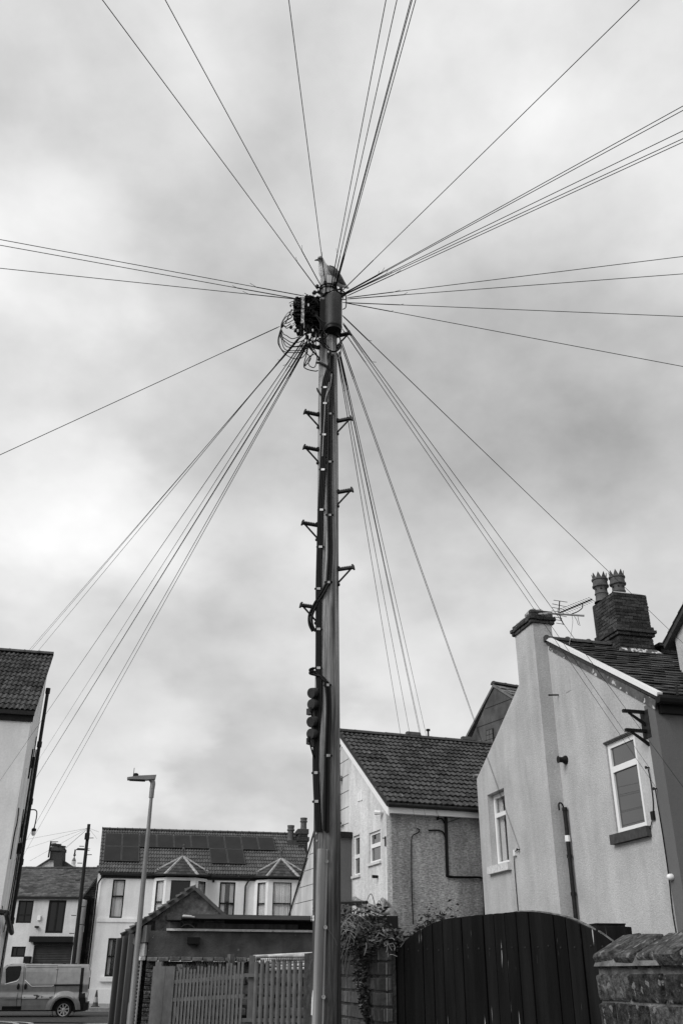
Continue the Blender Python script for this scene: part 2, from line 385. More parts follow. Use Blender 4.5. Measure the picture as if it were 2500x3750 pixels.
def ridge_tiles(roof, p0, p1, n, r, m=None, bump=.012):
    d = (p1 - p0) / n; L = d.length; t = d.normalized(); side = t.cross(Z).normalized(); up = side.cross(t)
    mb = MB(); k = 6
    for y in (0, .08 * L, .081 * L, 1.0 * L):
        rr = r + (bump if y < .0805 * L else 0)
        for j in range(k + 1):
            w = math.pi * j / k
            mb.v.append(Vector((math.cos(w) * rr, y, math.sin(w) * rr * .85)))
    for i in range(3):
        for j in range(k): o = i * (k + 1) + j; mb.f.append((o, o + 1, o + k + 2, o + k + 1))
    mb.f.append(tuple(range(k, -1, -1))); mb.f.append(tuple(3 * (k + 1) + j for j in range(k + 1)))
    me = mb.mesh('ridge_tile'); me.materials.append(m or Mx['ridge'])
    for i in range(n): piece('ridge_tile', me, roof, basis(side, t, up, p0 + d * i + Z * random.uniform(-.006, .006)))
def bricks(parent, fr, a0, a1, z0, z1, b, bl, bh, meshes, joint=.01, name='brick', phase=0, jb=.004):
    """one brick face laid in courses; bricks sit proud of their mortar"""
    n = 0; r = 0; z = z0
    while z + bh <= z1 + .002:
        a = a0 - (((r + phase) % 2) * .5) * (bl + joint)
        while a < a1 - .02:
            x0, x1 = max(a, a0), min(a + bl, a1)
            if x1 - x0 > .03:
                k = (x1 - x0) / bl
                piece(name, random.choice(meshes), parent, basis(fr.u * k, -fr.n, Z, fr.p((x0 + x1) / 2, b + random.uniform(-jb, jb), z + bh / 2))); n += 1
            a += bl + joint
        z += bh + joint; r += 1
    return n
def window(parent, fr, a0, a1, z0, z1, dep, fm, gm, fw=.055, bars=(), mull=(), ft=.06, curtain=None, label=None, sash=None):
    """frame (part) with panes, curtain (sub-parts) set back in a real opening"""
    w = MB(); b0, b1_ = -dep, -dep + ft
    w.box(fr, a0, a0 + fw, b0, b1_, z0, z1); w.box(fr, a1 - fw, a1, b0, b1_, z0, z1)
    w.box(fr, a0 + fw, a1 - fw, b0, b1_ - .003, z1 - fw, z1); w.box(fr, a0 + fw, a1 - fw, b0, b1_ - .003, z0, z0 + fw)
    H = z1 - z0; W = a1 - a0; zs = [z0 + fw] ; as_ = [a0 + fw]; cuts = []
    for f, t in bars: zc = z0 + H * f; w.box(fr, a0 + fw, a1 - fw, b0, b1_ + .004, zc - t / 2, zc + t / 2); cuts.append((zc - t / 2, zc + t / 2))
    ac = []
    for f, t in mull: x = a0 + W * f; w.box(fr, x - t / 2, x + t / 2, b0, b1_ + .002, z0 + fw, z1 - fw); ac.append((x - t / 2, x + t / 2))
    fo = w.build('window', fm, parent, label=label)
    zr = []; lo = z0 + fw
    for c0, c1 in sorted(cuts): zr.append((lo, c0)); lo = c1
    zr.append((lo, z1 - fw))
    ar = []; lo = a0 + fw
    for c0, c1 in sorted(ac): ar.append((lo, c0)); lo = c1
    ar.append((lo, a1 - fw))
    for za, zb in zr:
        for xa, xb in ar: MB().box(fr, xa, xb, b0 + .018, b0 + .028, za, zb).build('pane', gm, fo)
    if curtain is not None:
        cb = MB(); n = 26
        for c0, c1 in curtain:
            xs = [a0 + W * (c0 + (c1 - c0) * i / n) for i in range(n + 1)]
            for i in range(n):
                d0, d1 = .05 + .018 * math.sin(i * 1.9), .05 + .018 * math.sin((i + 1) * 1.9)
                cb.poly([fr.p(xs[i], b0 - d0, z0 + .02), fr.p(xs[i + 1], b0 - d1, z0 + .02), fr.p(xs[i + 1], b0 - d1, z1 - .02), fr.p(xs[i], b0 - d0, z1 - .02)])
        cb.build('curtain', Mx['cream_t'], fo)
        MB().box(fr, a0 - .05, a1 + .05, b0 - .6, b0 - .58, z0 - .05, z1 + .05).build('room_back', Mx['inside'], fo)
    return fo
def smooth_path(pts, n=5):
    P = [Vector(p) for p in pts]; out = []
    for i in range(len(P) - 1):
        p0, p1, p2, p3 = P[max(i - 1, 0)], P[i], P[i + 1], P[min(i + 2, len(P) - 1)]
        for j in range(n):
            t = j / n
            out.append(.5 * ((2 * p1) + (p2 - p0) * t + (2 * p0 - 5 * p1 + 4 * p2 - p3) * t * t + (3 * p1 - p0 - 3 * p2 + p3) * t ** 3))
    out.append(P[-1]); return out

# ================================================================== SETTING
g = MB(); g.poly([Vector((-400, -120, -.03)), Vector((400, -120, -.03)), Vector((400, 700, -.03)), Vector((-400, 700, -.03))]); g.build('ground', Mx['soil'], kind='structure')
g = MB(); g.poly([Vector((-9.5, -30, -.004)), Vector((.2, -30, -.004)), Vector((-1.2, 17.2, -.004)), Vector((-2.8, 37, -.004)), Vector((-9.0, 37, -.004))]); g.build('lane', Mx['asphalt'], kind='structure')
g = MB(); g.poly([Vector((-60, 37, 0)), Vector((60, 37, 0)), Vector((60, 48.4, 0)), Vector((-60, 48.4, 0))]); g.build('road', Mx['asphalt'], kind='structure')
pv = MB(); pf = Fr((-60, 48.4, 0), 0)
pv.box(pf, 0, 120, -7.5, 0, -.02, .11); pv.build('pavement', Mx['paving'], kind='structure')
kb = MB()
for i in range(90): kb.box(pf, 34 + i * .92, 34 + i * .92 + .905, .002, .13, -.02, .125)
kb.build('kerb', Mx['paving'], kind='structure')
ln = MB()
for q in (.35, .62): ln.poly([Vector((-60, 48.4 - q, .004)), Vector((60, 48.4 - q, .004)), Vector((60, 48.3 - q, .004)), Vector((-60, 48.3 - q, .004))])
for rr in (2.0, 2.3):       # double lines sweeping round both corners of the lane mouth
    for cx, cy, t0, t1 in ((-14.6, 35.6, 8, 80), (-5.0, 35.0, 95, 160)):
        P = [Vector((cx + rr * 1.7 * math.cos(rad(t)), cy + rr * math.sin(rad(t)), .004)) for t in [t0 + (t1 - t0) * i / 9 for i in range(10)]]
        Q = [Vector((cx + (rr + .11) * 1.7 * math.cos(rad(t)), cy + (rr + .11) * math.sin(rad(t)), .004)) for t in [t0 + (t1 - t0) * i / 9 for i in range(10)]]
        for i in range(9): ln.poly([P[i], P[i + 1], Q[i + 1], Q[i]])
ln.build('road_markings', Mx['paint'], kind='structure')

# ------------------------------------------------------------------ tall white house at the left edge
lc = onz(PP(74, 1640), 8.4); LH = Fr(lc, 14); LS = Fr(lc, 104)
ZT = LH.hit(PP(60, 1500), -3.2)[1]
t = thing('corner_house', 'tall white rendered house with a tiled roof cut off by the left edge', 'house', LH.o)
m = MB(); m.wall(LH, [(-9, 0), (0, 0), (0, 8.4), (-9, 8.4)], [], .25)
m.wall(LS, [(-.004, 0), (3.2, 0), (3.2, ZT - .06), (-.004, 8.36)], [], .25, b=.004)
m.box(LS, 2.95, 3.198, -9, -.25, 0, ZT - .75)
m.box(LS, .9, 1.5, 0, .045, 0, 7.0)                       # shallow pilaster strip on the side wall
m.build('wall', Mx['white'], t)
slp = (LH.p(0, -3.25, ZT) - LH.p(0, .14, 8.47)); sl = slp.length; sv = slp.normalized()
rf = MB(); rn = LH.u.cross(sv).normalized()
q0, q1 = LH.p(-9, .12, 8.44), LH.p(.08, .12, 8.44)
rf.hexa([q0 - rn * .07, q1 - rn * .07, q1 - rn * .07 + sv * sl, q0 - rn * .07 + sv * sl, q0, q1, q1 + sv * sl, q0 + sv * sl])
ro = rf.build('roof', Mx['tile'], t)
RT_ = [tile_mesh('roof_tile', .302, sl / 13 * 1.12, ROMAN, .034, .028, Mx['tile']) for _ in range(2)]
tile_field(ro, 'roof_tile', LH.p(-5.9, .13, 8.455) , LH.u, sv, 6.0, sl, .30, sl / 13, RT_, jit=.008)
ridge_tiles(ro, LH.p(-6.2, -3.25, ZT + .02), LH.p(.1, -3.25, ZT + .02), 13, .13)
m = MB(); m.box(LH, -9, .08, .02, .17, 8.33, 8.45); m.box(LH, -9, .06, .001, .05, 8.16, 8.33); m.build('gutter', Mx['blackp'], t)
m = MB(); m.hexa([LS.p(-.1, .0, 8.38), LS.p(3.25, .0, ZT - .03), LS.p(3.25, .05, ZT - .03), LS.p(-.1, .05, 8.38), LS.p(-.1, .0, 8.43), LS.p(3.25, .0, ZT + .03), LS.p(3.25, .05, ZT + .03), LS.p(-.1, .05, 8.43)]); m.build('verge_strip', Mx['white2'], t)
# iron soil pipe on the far edge of the side wall, with collars and clutter
sp = MB(); top, bot = LS.p(3.16, .11, 10.0), LS.p(3.16, .11, 2.75)
sp.tube([top, bot], .058, 8)
for z in (9.98, 8.2, 6.4, 4.6, 2.95): sp.lathe(LS.p(3.16, .11, z), [(.058, -.09), (.078, -.09), (.078, .09), (.058, .09)], 10)
sp.tube(smooth_path([LS.p(3.16, .11, 2.8), LS.p(3.1, .17, 2.62), LS.p(1.5, .2, 2.72), LS.p(-.18, .2, 2.95), LH.p(.1, .16, 3.0), LH.p(-1.4, .16, 3.12)]), .07, 8)
so = sp.build('soil_pipe', Mx['blackp'], t, True)
m = MB(); m.tube([LS.p(3.02, .05, 8.0), LS.p(3.02, .05, .1)], .028, 6); m.tube([LS.p(3.26, .04, 6), LS.p(3.26, .04, .1)], .035, 6); m.build('waste_pipe', Mx['pipe'], t, True)
bl = MB(); bl.tube(smooth_path([LS.p(3.2, .1, 6.15), LS.p(3.25, .34, 6.12), LS.p(3.25, .34, 5.6)]), .018, 6)
bl.lathe(LS.p(3.25, .34, 5.6), [(.02, .02), (.07, 0), (.075, -.05), (.065, -.08)], 10)
bo = bl.build('bulkhead_light', Mx['black'], t, True)
m = MB(); m.lathe(LS.p(3.25, .34, 5.52), [(.06, 0), (.065, -.06), (.04, -.12), (.01, -.13)], 10); m.build('lamp_glass', Mx['cream_t'], bo, True)
m = MB()
for a, z, w, h, d in ((2.4, 7.3, .1, .34, .1), (2.3, 4.75, .08, .3, .14), (3.28, 6.9, .05, .3, .12), (3.25, 4.1, .07, .28, .16), (3.3, 3.75, .07, .24, .16), (2.0, 6.9, .05, .9, .05)):
    m.box(LS, a, a + w, 0, d, z, z + h)
m.build('junction_box', Mx['black'], t)
m = MB()
for pts in ([(2.5, .03, 8.3), (2.35, .06, 7.0), (2.3, .05, 5.2)], [(.5, .02, 5.8), (.56, .03, 5.4), (.45, .02, 5.1), (.46, .02, 4.4)], [(2.1, .03, 6.0), (2.2, .05, 4.2), (2.0, .03, 2.6)], [(2.8, .03, 7.7), (2.86, .04, 4.2), (2.8, .03, 1.0)]):
    m.tube(smooth_path([LS.p(*p) for p in pts]), .016, 5)
m.build('wall_cable', Mx['cable'], t)
m = MB()
for px, py in ((20, 700), (80, 690), (62, 860), (30, 1000)):
    q = LH.hit(C3(px, py + 0)); m.box(LH, q[0] - .02, q[0] + .0, 0, .006, q[1] - .12, q[1] + .12)
m.build('wall_crack', Mx['iron'], t)

# ------------------------------------------------------------------ white terrace with bays and solar panels
wc = onz(PP(200, 2303), .1); WH = Fr(wc, 9)
EZ = 6.98; RB, RZ = -3.6, 9.85; WA = 12.35
t = thing('terrace_house', 'white rendered terrace house with two bays and solar panels on its tiled roof', 'house', WH.o)
whole = [(.70, 1.42, 4.47, 6.57), (.80, 1.72, 1.41, 3.40), (7.03, 7.96, 4.30, 6.54)]
w = MB(); w.wall(WH, [(0, 0), (WA, 0), (WA, EZ - .12), (0, EZ - .12)], whole, .3)
LG = Fr(WH.p(0, 0, 0), 99)          # left gable end
w.wall(LG, [(.302, 0), (6.94, 0), (6.94, EZ - .1), (3.6, RZ - .12), (.302, EZ - .1)], [], .25, b=-.002)
w.wall(Fr(WH.p(WA, 0, 0), 99), [(.302, 0), (6.94, 0), (6.94, EZ - .1), (3.6, RZ - .12), (.302, EZ - .1)], [], .25)
w.box(WH, .002, WA - .002, -7.2, -6.95, 0, EZ - .1)
w.build('wall', Mx['white'], t)
w = MB(); w.box(WH, .002, 2.9, .0, .06, 4.25, 4.45); w.box(WH, .56, 1.95, 0, .14, 1.16, 1.38); w.box(WH, 0.004, WA, 0, .05, 0, .78); w.build('band_course', Mx['white'], t)
def slope_frame(fr, a, b, z, b2, z2, shear=0.):
    o = fr.p(a, b, z); s = (fr.p(a + shear, b2, z2) - o); L = s.length; s = s.normalized(); n = fr.u.cross(s).normalized()
    def hit(q):
        d = ray(*q); k = (o - EYE).dot(n) / d.dot(n); w = EYE + d * k - o
        c = s.dot(fr.u); y = (w.dot(s) - w.dot(fr.u) * c) / (1 - c * c)
        return w.dot(fr.u) - y * c, y
    return o, s, n, L, hit
o, s, n, L, whit = slope_frame(WH, -.22, .2, EZ - .06, RB, RZ, -.40)
m = MB(); x = WH.u * (WA + .4)
m.hexa([o - n * .08, o + x - n * .08, o + x + s * L - n * .08, o + s * L - n * .08, o, o + x, o + x + s * L, o + s * L])
o2 = WH.p(-.22, -7.4, EZ - .06); s2 = (WH.p(-.62, RB, RZ) - o2)
m.hexa([o2 - Z * .08, o2 + x - Z * .08, o2 + x + s2 - Z * .08, o2 + s2 - Z * .08, o2, o2 + x, o2 + x + s2, o2 + s2])
ro = m.build('roof', Mx['tilew'], t)
WT = [tile_mesh('roof_tile', .332, L / 12 * 1.1, ROMAN, .05, .04, Mx['tilew'])]
tile_field(ro, 'roof_tile', o + n * .006, WH.u, s, WA + .36, L, .33, L / 12, WT)
ridge_tiles(ro, o + s * L + n * .03, o + s * L + x + n * .03, 27, .13, bump=.03)
m = MB(); m.box(WH, -.1, WA + .1, .06, .2, EZ - .20, EZ - .09); m.box(WH, -.05, WA, .001, .06, EZ - .34, EZ - .2); m.build('gutter', Mx['blackp'], t)
m = MB()
for a, z1 in ((-.16, 6.55), (8.56, 6.7)):
    m.tube(smooth_path([WH.p(a + .25, .15, EZ - .15), WH.p(a + .2, .12, EZ - .3), WH.p(a + .02, .1, EZ - .62), WH.p(a, .09, EZ - .8)], 4) + [WH.p(a, .09, .1)], .05, 7)
m.build('downpipe', Mx['black'], t, True)
m = MB(); m.box(WH, 6.55, 6.68, 0, .1, 6.52, 6.68); m.build('alarm_box', Mx['black'], t)
window(t, WH, *whole[0], .1, Mx['black'], Mx['glassc'], .075, bars=((.56, .09),), curtain=((.1, .9),))
window(t, WH, *whole[1], .1, Mx['black'], Mx['glassc'], .085, bars=((.52, .09),), curtain=((.08, .26),))
window(t, WH, *whole[2], .1, Mx['black'], Mx['glassc'], .085, bars=((.47, .09),), curtain=((.1, .34), (.66, .9)))
for bi, (qc, wl_) in enumerate(((D4(637, 422), 1), (D4(1281, 440), 0))):
    c = WH.hit(qc, .8)[0]
    P = [(c - 1.62, 0), (c - .86, .8), (c + .86, .8), (c + 1.62, 0)]
    bay = MB(); ws = []
    for i in range(3):
        p, q = WH.p(P[i][0], P[i][1], 0), WH.p(P[i + 1][0], P[i + 1][1], 0); d = q - p
        f = Fr(p, math.degrees(math.atan2(d.y, d.x))); ln_ = d.length
        h = [(.30, ln_ - .30, 4.30, 6.52)] if i == 1 else [(.26, ln_ - .20, 4.30, 6.52)]
        bay.wall(f, [(0, .1), (ln_, .1), (ln_, EZ - .3), (0, EZ - .3)], h, .12); ws.append((f, h[0], i))
        bay.box(f, .18 if i == 1 else .14, ln_ - (.18 if i == 1 else .1), .0, .03, 6.52, 6.56)
    bo = bay.build('bay', Mx['white'], t)
    for f, h, i in ws:
        if bi == 0 and i == 1: window(t, f, *h, .07, Mx['black'], Mx['glassd'], .05)
        else: window(t, f, *h, .07, Mx['black'], Mx['glassc'], .05 if i == 1 else .035, bars=((.47, .07),), curtain=((.05, .95),) if not (bi == 0 and i == 2) else ())
    za = 7.98; zb = EZ - .1; ap = WH.p(c, -.42, za)
    E = [WH.p(c - 1.95, -.05, zb), WH.p(c - .98, 1.02, zb - .08), WH.p(c + .98, 1.02, zb - .08), WH.p(c + 1.95, -.05, zb)]
    br = MB(); br.add([ap] + E + [WH.p(c, -.3, zb)], [(0, 1, 2), (0, 2, 3), (0, 3, 4), (5, 2, 1), (5, 3, 2), (5, 4, 3), (0, 5, 1), (0, 4, 5)])
    bro = br.build('bay_roof', Mx['slate'], t)
    for k in range(3):
        e0, e1 = E[k], E[k + 1]; nn = (e1 - e0).cross(ap - e0).normalized()
        for r in range(6):
            f0, f1 = r / 6.3, (r + 1.08) / 6.3
            A0, B0, A1, B1 = e0.lerp(ap, f0), e1.lerp(ap, f0), e0.lerp(ap, f1), e1.lerp(ap, f1)
            nsl = max(1, int((B0 - A0).length / .28)); 
            for j in range(nsl):
                u0, u1 = j / nsl + .006, (j + 1) / nsl - .006
                sm = MB(); p0, p1, p2, p3 = A0.lerp(B0, u0), A0.lerp(B0, u1), A1.lerp(B1, u1), A1.lerp(B1, u0)
                hh = .028 + random.uniform(0, .008)
                sm.add([p0 + nn * hh, p1 + nn * hh, p2 + nn * .008, p3 + nn * .008, p0 + nn * .004, p1 + nn * .004], [(0, 1, 2, 3), (4, 5, 1, 0)])
                sm.build('slate', Mx['slate'], bro)
    for e in E:
        h = MB(); d = (ap - e); sd_ = d.cross(Z).normalized(); nn = sd_.cross(d).normalized()
        if nn.z < 0: nn = -nn
        h.hexa([e - sd_ * .09 - nn * .02, e + sd_ * .09 - nn * .02, ap + sd_ * .06 - nn * .02, ap - sd_ * .06 - nn * .02, e - sd_ * .05 + nn * .08, e + sd_ * .05 + nn * .08, ap + sd_ * .04 + nn * .08, ap - sd_ * .04 + nn * .08])
        h.build('hip_flashing', Mx['lead'], bro)
    m = MB(); m.lathe(ap + Z * .05, [(.09, 0), (.10, .06), (.05, .1), (.05, .34), (.08, .38), (.08, .42), (.035, .5), (.06, .56), (.06, .62), (.01, .68)], 10); m.build('finial', Mx['pot'], t, True)
    m = MB()
    for k in range(3): m.tube([E[k], E[k + 1]], .06, 6)
    m.build('bay_gutter', Mx['blackp'], t)
# solar panels lie in the roof plane
def panel(xa, xb, ya, yb):
    f = lambda x_, y_, h: o + WH.u * x_ + s * y_ + n * h
    p = MB(); p.hexa([f(xa, ya, .13), f(xb, ya, .13), f(xb, yb, .13), f(xa, yb, .13), f(xa, ya, .17), f(xb, ya, .17), f(xb, yb, .17), f(xa, yb, .17)])
    po = p.build('solar_panel', Mx['alu'], t)
    e = .03; c_ = MB(); nx, ny = 6, 10
    for i in range(nx):
        for j in range(ny):
            x0, x1 = xa + e + (xb - xa - 2 * e) * (i + .03) / nx, xa + e + (xb - xa - 2 * e) * (i + .97) / nx
            y0, y1 = ya + e + (yb - ya - 2 * e) * (j + .02) / ny, ya + e + (yb - ya - 2 * e) * (j + .98) / ny
            c_.poly([f(x0, y0, .175), f(x1, y0, .175), f(x1, y1, .175), f(x0, y1, .175)])
    c_.poly([f(xa + e, ya + e, .173), f(xb - e, ya + e, .173), f(xb - e, yb - e, .173), f(xa + e, yb - e, .173)])
    c_.build('solar_cells', Mx['solar'], po)
xl, yt = whit(D4(150, 190)); xr, _ = whit(D4(1222, 228)); _, ym = whit(D4(300, 276)); _, yb_ = whit(D4(260, 368))
pw = (xr - xl) / 10
for i in range(10): panel(xl + i * pw + .012, xl + (i + 1) * pw - .012, ym + .012, yt)
for i in range(2): panel(xl + i * pw + .012, xl + (i + 1) * pw - .012, yb_, ym - .012)
xm = whit(D4(812, 298))[0]
for i in range(2): panel(xm + i * pw + .012, xm + (i + 1) * pw - .012, yb_, ym - .012)
# neighbour's chimney behind the right end of the terrace
def pots_on(parent, spots, r, h, name='chimney_pot'):
    for p in spots:
        m = MB(); m.lathe(p, [(r * 1.25, 0), (r * 1.1, .1 * h), (r, .3 * h), (r, .62 * h), (r * 1.25, .66 * h), (r * 1.25, .74 * h), (r * 1.05, .78 * h), (r * 1.2, .95 * h), (r * 1.2, h), (r * .85, h), (r * .85, .8 * h)], 12)
        m.build(name, Mx['pot'], parent, True)
cf = Fr(onY(D4(1378, 300), 62), 9)
t = thing('chimney_stack', 'dark brick chimney with two pots rising behind the terrace roof', 'chimney', cf.o)
z0 = 7.0; z1 = cf.hit(D4(1400, 180))[1]; aw = cf.hit(D4(1440, 200))[0]
bw_ = [cham_box('brick', .30, .12, .115, .012, Mx['brick'], .004) for _ in range(2)]
m = MB(); m.box(cf, 0, aw, -1.6, 0, z0, z1); m.box(cf, -.1, aw + .1, -1.7, .1, z1 - .45, z1 - .2); m.build('mortar_core', Mx['mortard'], t)
bricks(t, cf, 0, aw, z0, z1, .0, .30, .115, bw_, .02)
m = MB(); m.box(cf, -.06, aw + .06, -1.66, .06, z1, z1 + .3); m.build('cap', Mx['brick'], t)
pz = lambda q: cf.hit(q)[1]
pots_on(t, [cf.p(cf.hit(D4(1420, 120))[0], -.5, z1 + .3)], .20, pz(D4(1420, 72)) - z1 - .3)
pots_on(t, [cf.p(cf.hit(D4(1338, 150))[0], -.5, z1 - .4)], .20, pz(D4(1338, 120)) - z1 + .4)
m = MB(); m.box(cf, cf.hit(D4(1318, 190))[0], -.002, -1.2, -.1, z0, z1 - .4); m.build('stack_shoulder', Mx['brick'], t)

# ------------------------------------------------------------------ shop building behind the van
sb = onY(C3(120, 1000), 57); SB = Fr(sb, 0); HB = lambda x, y, b=0: SB.hit(C3(x, y), b)
t = thing('shop_building', 'white rendered building with a roller shutter behind the van', 'building', SB.o)
ez = HB(300, 605)[1]; aL = HB(60, 700)[0]; aR = HB(592, 850)[0]
hs = [(HB(135, 700)[0], HB(252, 700)[0], HB(200, 795)[1], ez - .12), (HB(362, 750)[0], HB(496, 750)[0], HB(420, 872)[1], ez - .1), (HB(92, 1000)[0], HB(198, 1000)[0], HB(140, 1055)[1], HB(140, 975)[1]),
      (HB(258, 1000)[0], HB(556, 1000)[0], .1, HB(400, 962)[1])]
w = MB(); w.wall(SB, [(aL - 3, 0), (aR, 0), (aR, ez), (aL - 3, ez)], hs, .3); w.box(SB, aR - .25, aR, -7, -.3, 0, ez); w.build('wall', Mx['white2'], t)
window(t, SB, *hs[0], .1, Mx['black'], Mx['glassd'], .09, bars=((.36, .05),), mull=((.5, .04),))
window(t, SB, *hs[1], .1, Mx['black'], Mx['glassd'], .12, mull=((.5, .1),))
window(t, SB, *hs[2], .1, Mx['black'], Mx['glassd'], .08, mull=((.35, .05),))
m = MB(); N_ = 34; h = hs[3]
for i in range(N_):
    za, zb = h[2] + (h[3] - h[2]) * i / N_, h[2] + (h[3] - h[2]) * (i + 1) / N_
    m.poly([SB.p(h[0], -.16, za), SB.p(h[1], -.16, za), SB.p(h[1], -.12, za + (zb - za) * .6), SB.p(h[0], -.12, za + (zb - za) * .6)])
    m.poly([SB.p(h[0], -.12, za + (zb - za) * .6), SB.p(h[1], -.12, za + (zb - za) * .6), SB.p(h[1], -.16, zb), SB.p(h[0], -.16, zb)])
m.build('roller_shutter', Mx['shutter'], t)
m = MB(); m.box(SB, HB(240, 900)[0], HB(566, 900)[0], 0, .3, HB(400, 942)[1], HB(400, 898)[1]); m.box(SB, h[0] - .02, h[1] + .02, 0, .12, h[3], HB(400, 942)[1]); m.build('fascia_board', Mx['black'], t)
m = MB(); m.box(SB, HB(292, 750)[0], HB(316, 750)[0], 0, .12, HB(300, 774)[1], HB(300, 738)[1]); ao = m.build('alarm_box', Mx['upvc'], t)
m = MB(); m.box(SB, HB(275, 820)[0], HB(300, 820)[0], 0, .2, HB(285, 832)[1], HB(285, 818)[1]); m.build('wall_lamp', Mx['iron'], t)
m = MB(); m.box(SB, HB(196, 1060)[0], HB(243, 1060)[0], 0, .3, HB(220, 1102)[1], HB(220, 1050)[1]); m.build('wall_box', Mx['black'], t)
m = MB(); m.box(SB, aL - 3, aR + .1, .02, .16, ez - .05, ez + .1); m.build('gutter', Mx['blackp'], t)
o, s, n, L, shit = slope_frame(SB, aL - 3, .15, ez + .06, -4.2, HB(300, 376, -4.2)[1])
m = MB(); x = SB.u * (aR - aL + 3.1); m.hexa([o - n * .1, o + x - n * .1, o + x + s * L - n * .1, o + s * L - n * .1, o, o + x, o + x + s * L, o + s * L]); ro = m.build('roof', Mx['slate2'], t)
f_ = MB(); rows = 24; tw = .30
for r in range(rows):
    xx = -.15 if r % 2 else 0
    while xx < x.length - .02:
        q = o + SB.u * max(xx, 0) + s * (L * r / rows); d = SB.u * (min(xx + tw, x.length) - max(xx, 0) - .012); hh = n * (.03 + random.uniform(0, .02))
        f_.add([q + hh, q + d + hh, q + d + s * (L / rows * 1.1) + n * .006, q + s * (L / rows * 1.1) + n * .006, q + n * .002, q + d + n * .002], [(0, 1, 2, 3), (4, 5, 1, 0)]); xx += tw
f_.build('slates', Mx['slate2'], ro, kind='stuff')
ridge_tiles(ro, o + s * L, o + s * L + x, 22, .12)
# darker brick house squeezed between shop and terrace
nb = Fr(onY(C3(640, 900), 58.5), 4); NB = lambda x, y: nb.hit(C3(x, y))
t = thing('brick_house', 'narrow dark brick house with a slate roof between shop and white terrace', 'house', nb.o)
a0, a1_ = NB(596, 900)[0], NB(735, 900)[0]; ze = NB(650, 610)[1]
bk = [cham_box('brick', .44, .12, .145, .012, Mx['brick'], .005) for _ in range(2)]
m = MB(); m.box(nb, a0, a1_, -6, -.03, 0, ze); m.build('mortar_core', Mx['mortard'], t)
bricks(t, nb, a0, a1_, 2.0, ze, -.05, .44, .145, bk, .02)
o, s, n, L, _h = slope_frame(nb, a0 - .1, .15, ze, -4.2, nb.hit(C3(700, 352), -4.2)[1]); x = nb.u * (a1_ - a0 + .9)
m = MB(); m.hexa([o - n * .1, o + x - n * .1, o + x + s * L - n * .1, o + s * L - n * .1, o, o + x, o + x + s * L, o + s * L]); ro = m.build('roof', Mx['slate'], t)
SL = [tile_mesh('slate', .34, L / 16 * 1.1, FLAT, .03, .02, Mx['slate']) for _ in range(2)]
tile_field(ro, 'slate', o, nb.u, s, x.length, L, .35, L / 16, SL, stagger=True)
m = MB()
for q, rr in (((640, 1000), .07), ((664, 900), .05)): m.tube([nb.p(NB(*q)[0], .08, 5.6), nb.p(NB(*q)[0], .08, .1)], rr, 6)
m.build('downpipe', Mx['black'], t)
m = MB(); m.box(nb, NB(632, 850)[0], NB(646, 850)[0], .0, .1, NB(640, 865)[1], NB(640, 820)[1]); m.build('notice_plate', Mx['upvc'], t)
# house behind, with brick chimney and aerial
hb = Fr(onY(C3(420, 340), 72), 2); H2 = lambda x, y, b=0: hb.hit(C3(x, y), b)
t = thing('far_house', 'dark slate roofed house with a brick chimney showing above the shop roof', 'house', hb.o)
zr = H2(300, 346)[1]; m = MB(); m.box(hb, H2(150, 346)[0], H2(770, 346)[0], -6, -.5, 0, zr - 1.2); m.build('wall', Mx['white2'], t)
m = MB(); m.hexa([hb.p(H2(150, 346)[0], 0, zr - 1.8), hb.p(H2(770, 346)[0], 0, zr - 1.8), hb.p(H2(770, 346)[0], -6.2, zr - 2.6), hb.p(H2(150, 346)[0], -6.2, zr - 2.6), hb.p(H2(150, 346)[0], -2, zr), hb.p(H2(770, 352)[0], -2, zr), hb.p(H2(770, 352)[0], -2.4, zr), hb.p(H2(150, 346)[0], -2.4, zr)]); m.build('roof', Mx['slate'], t)
m = MB(); m.prism(hb, [H2(285, 372), H2(395, 308), H2(428, 312), H2(428, 378)], .2, -.6); m.build('gable', Mx['cream'], t)
m = MB(); m.prism(hb, [H2(290, 366), H2(395, 300), H2(397, 309), H2(300, 374)], .35, -.8); m.prism(hb, [H2(488, 315), H2(560, 362), H2(560, 376), H2(428, 376), H2(428, 340)], .1, -.8); m.build('verge', Mx['slate'], t)
m = MB(); m.prism(hb, [H2(394, 312), H2(402, 222), H2(492, 226), H2(486, 370), H2(425, 370), H2(425, 312)], .5, -.6); m.prism(hb, [H2(396, 246), H2(398, 222), H2(496, 226), H2(494, 250)], .6, -.7); co = m.build('chimney', Mx['brick'], t)
pots_on(co, [hb.p(H2(428, 222)[0], 0, H2(428, 224)[1])], .34, H2(428, 192)[1] - H2(428, 224)[1])
pots_on(co, [hb.p(H2(470, 226)[0], 0, H2(470, 227)[1])], .28, H2(470, 206)[1] - H2(470, 227)[1])
m = MB(); m.tube([hb.p(*(lambda q: (q[0], .6, q[1]))(H2(388, 300))), hb.p(*(lambda q: (q[0], .6, q[1]))(H2(408, 176)))], .06, 5)
for y, x1 in ((180, 462), (190, 448)): m.tube([hb.p(*(lambda q: (q[0], .6, q[1]))(H2(404, y))), hb.p(*(lambda q: (q[0], .6, q[1]))(H2(x1, y + 1)))], .035, 4)
m.build('aerial', Mx['iron'], t)
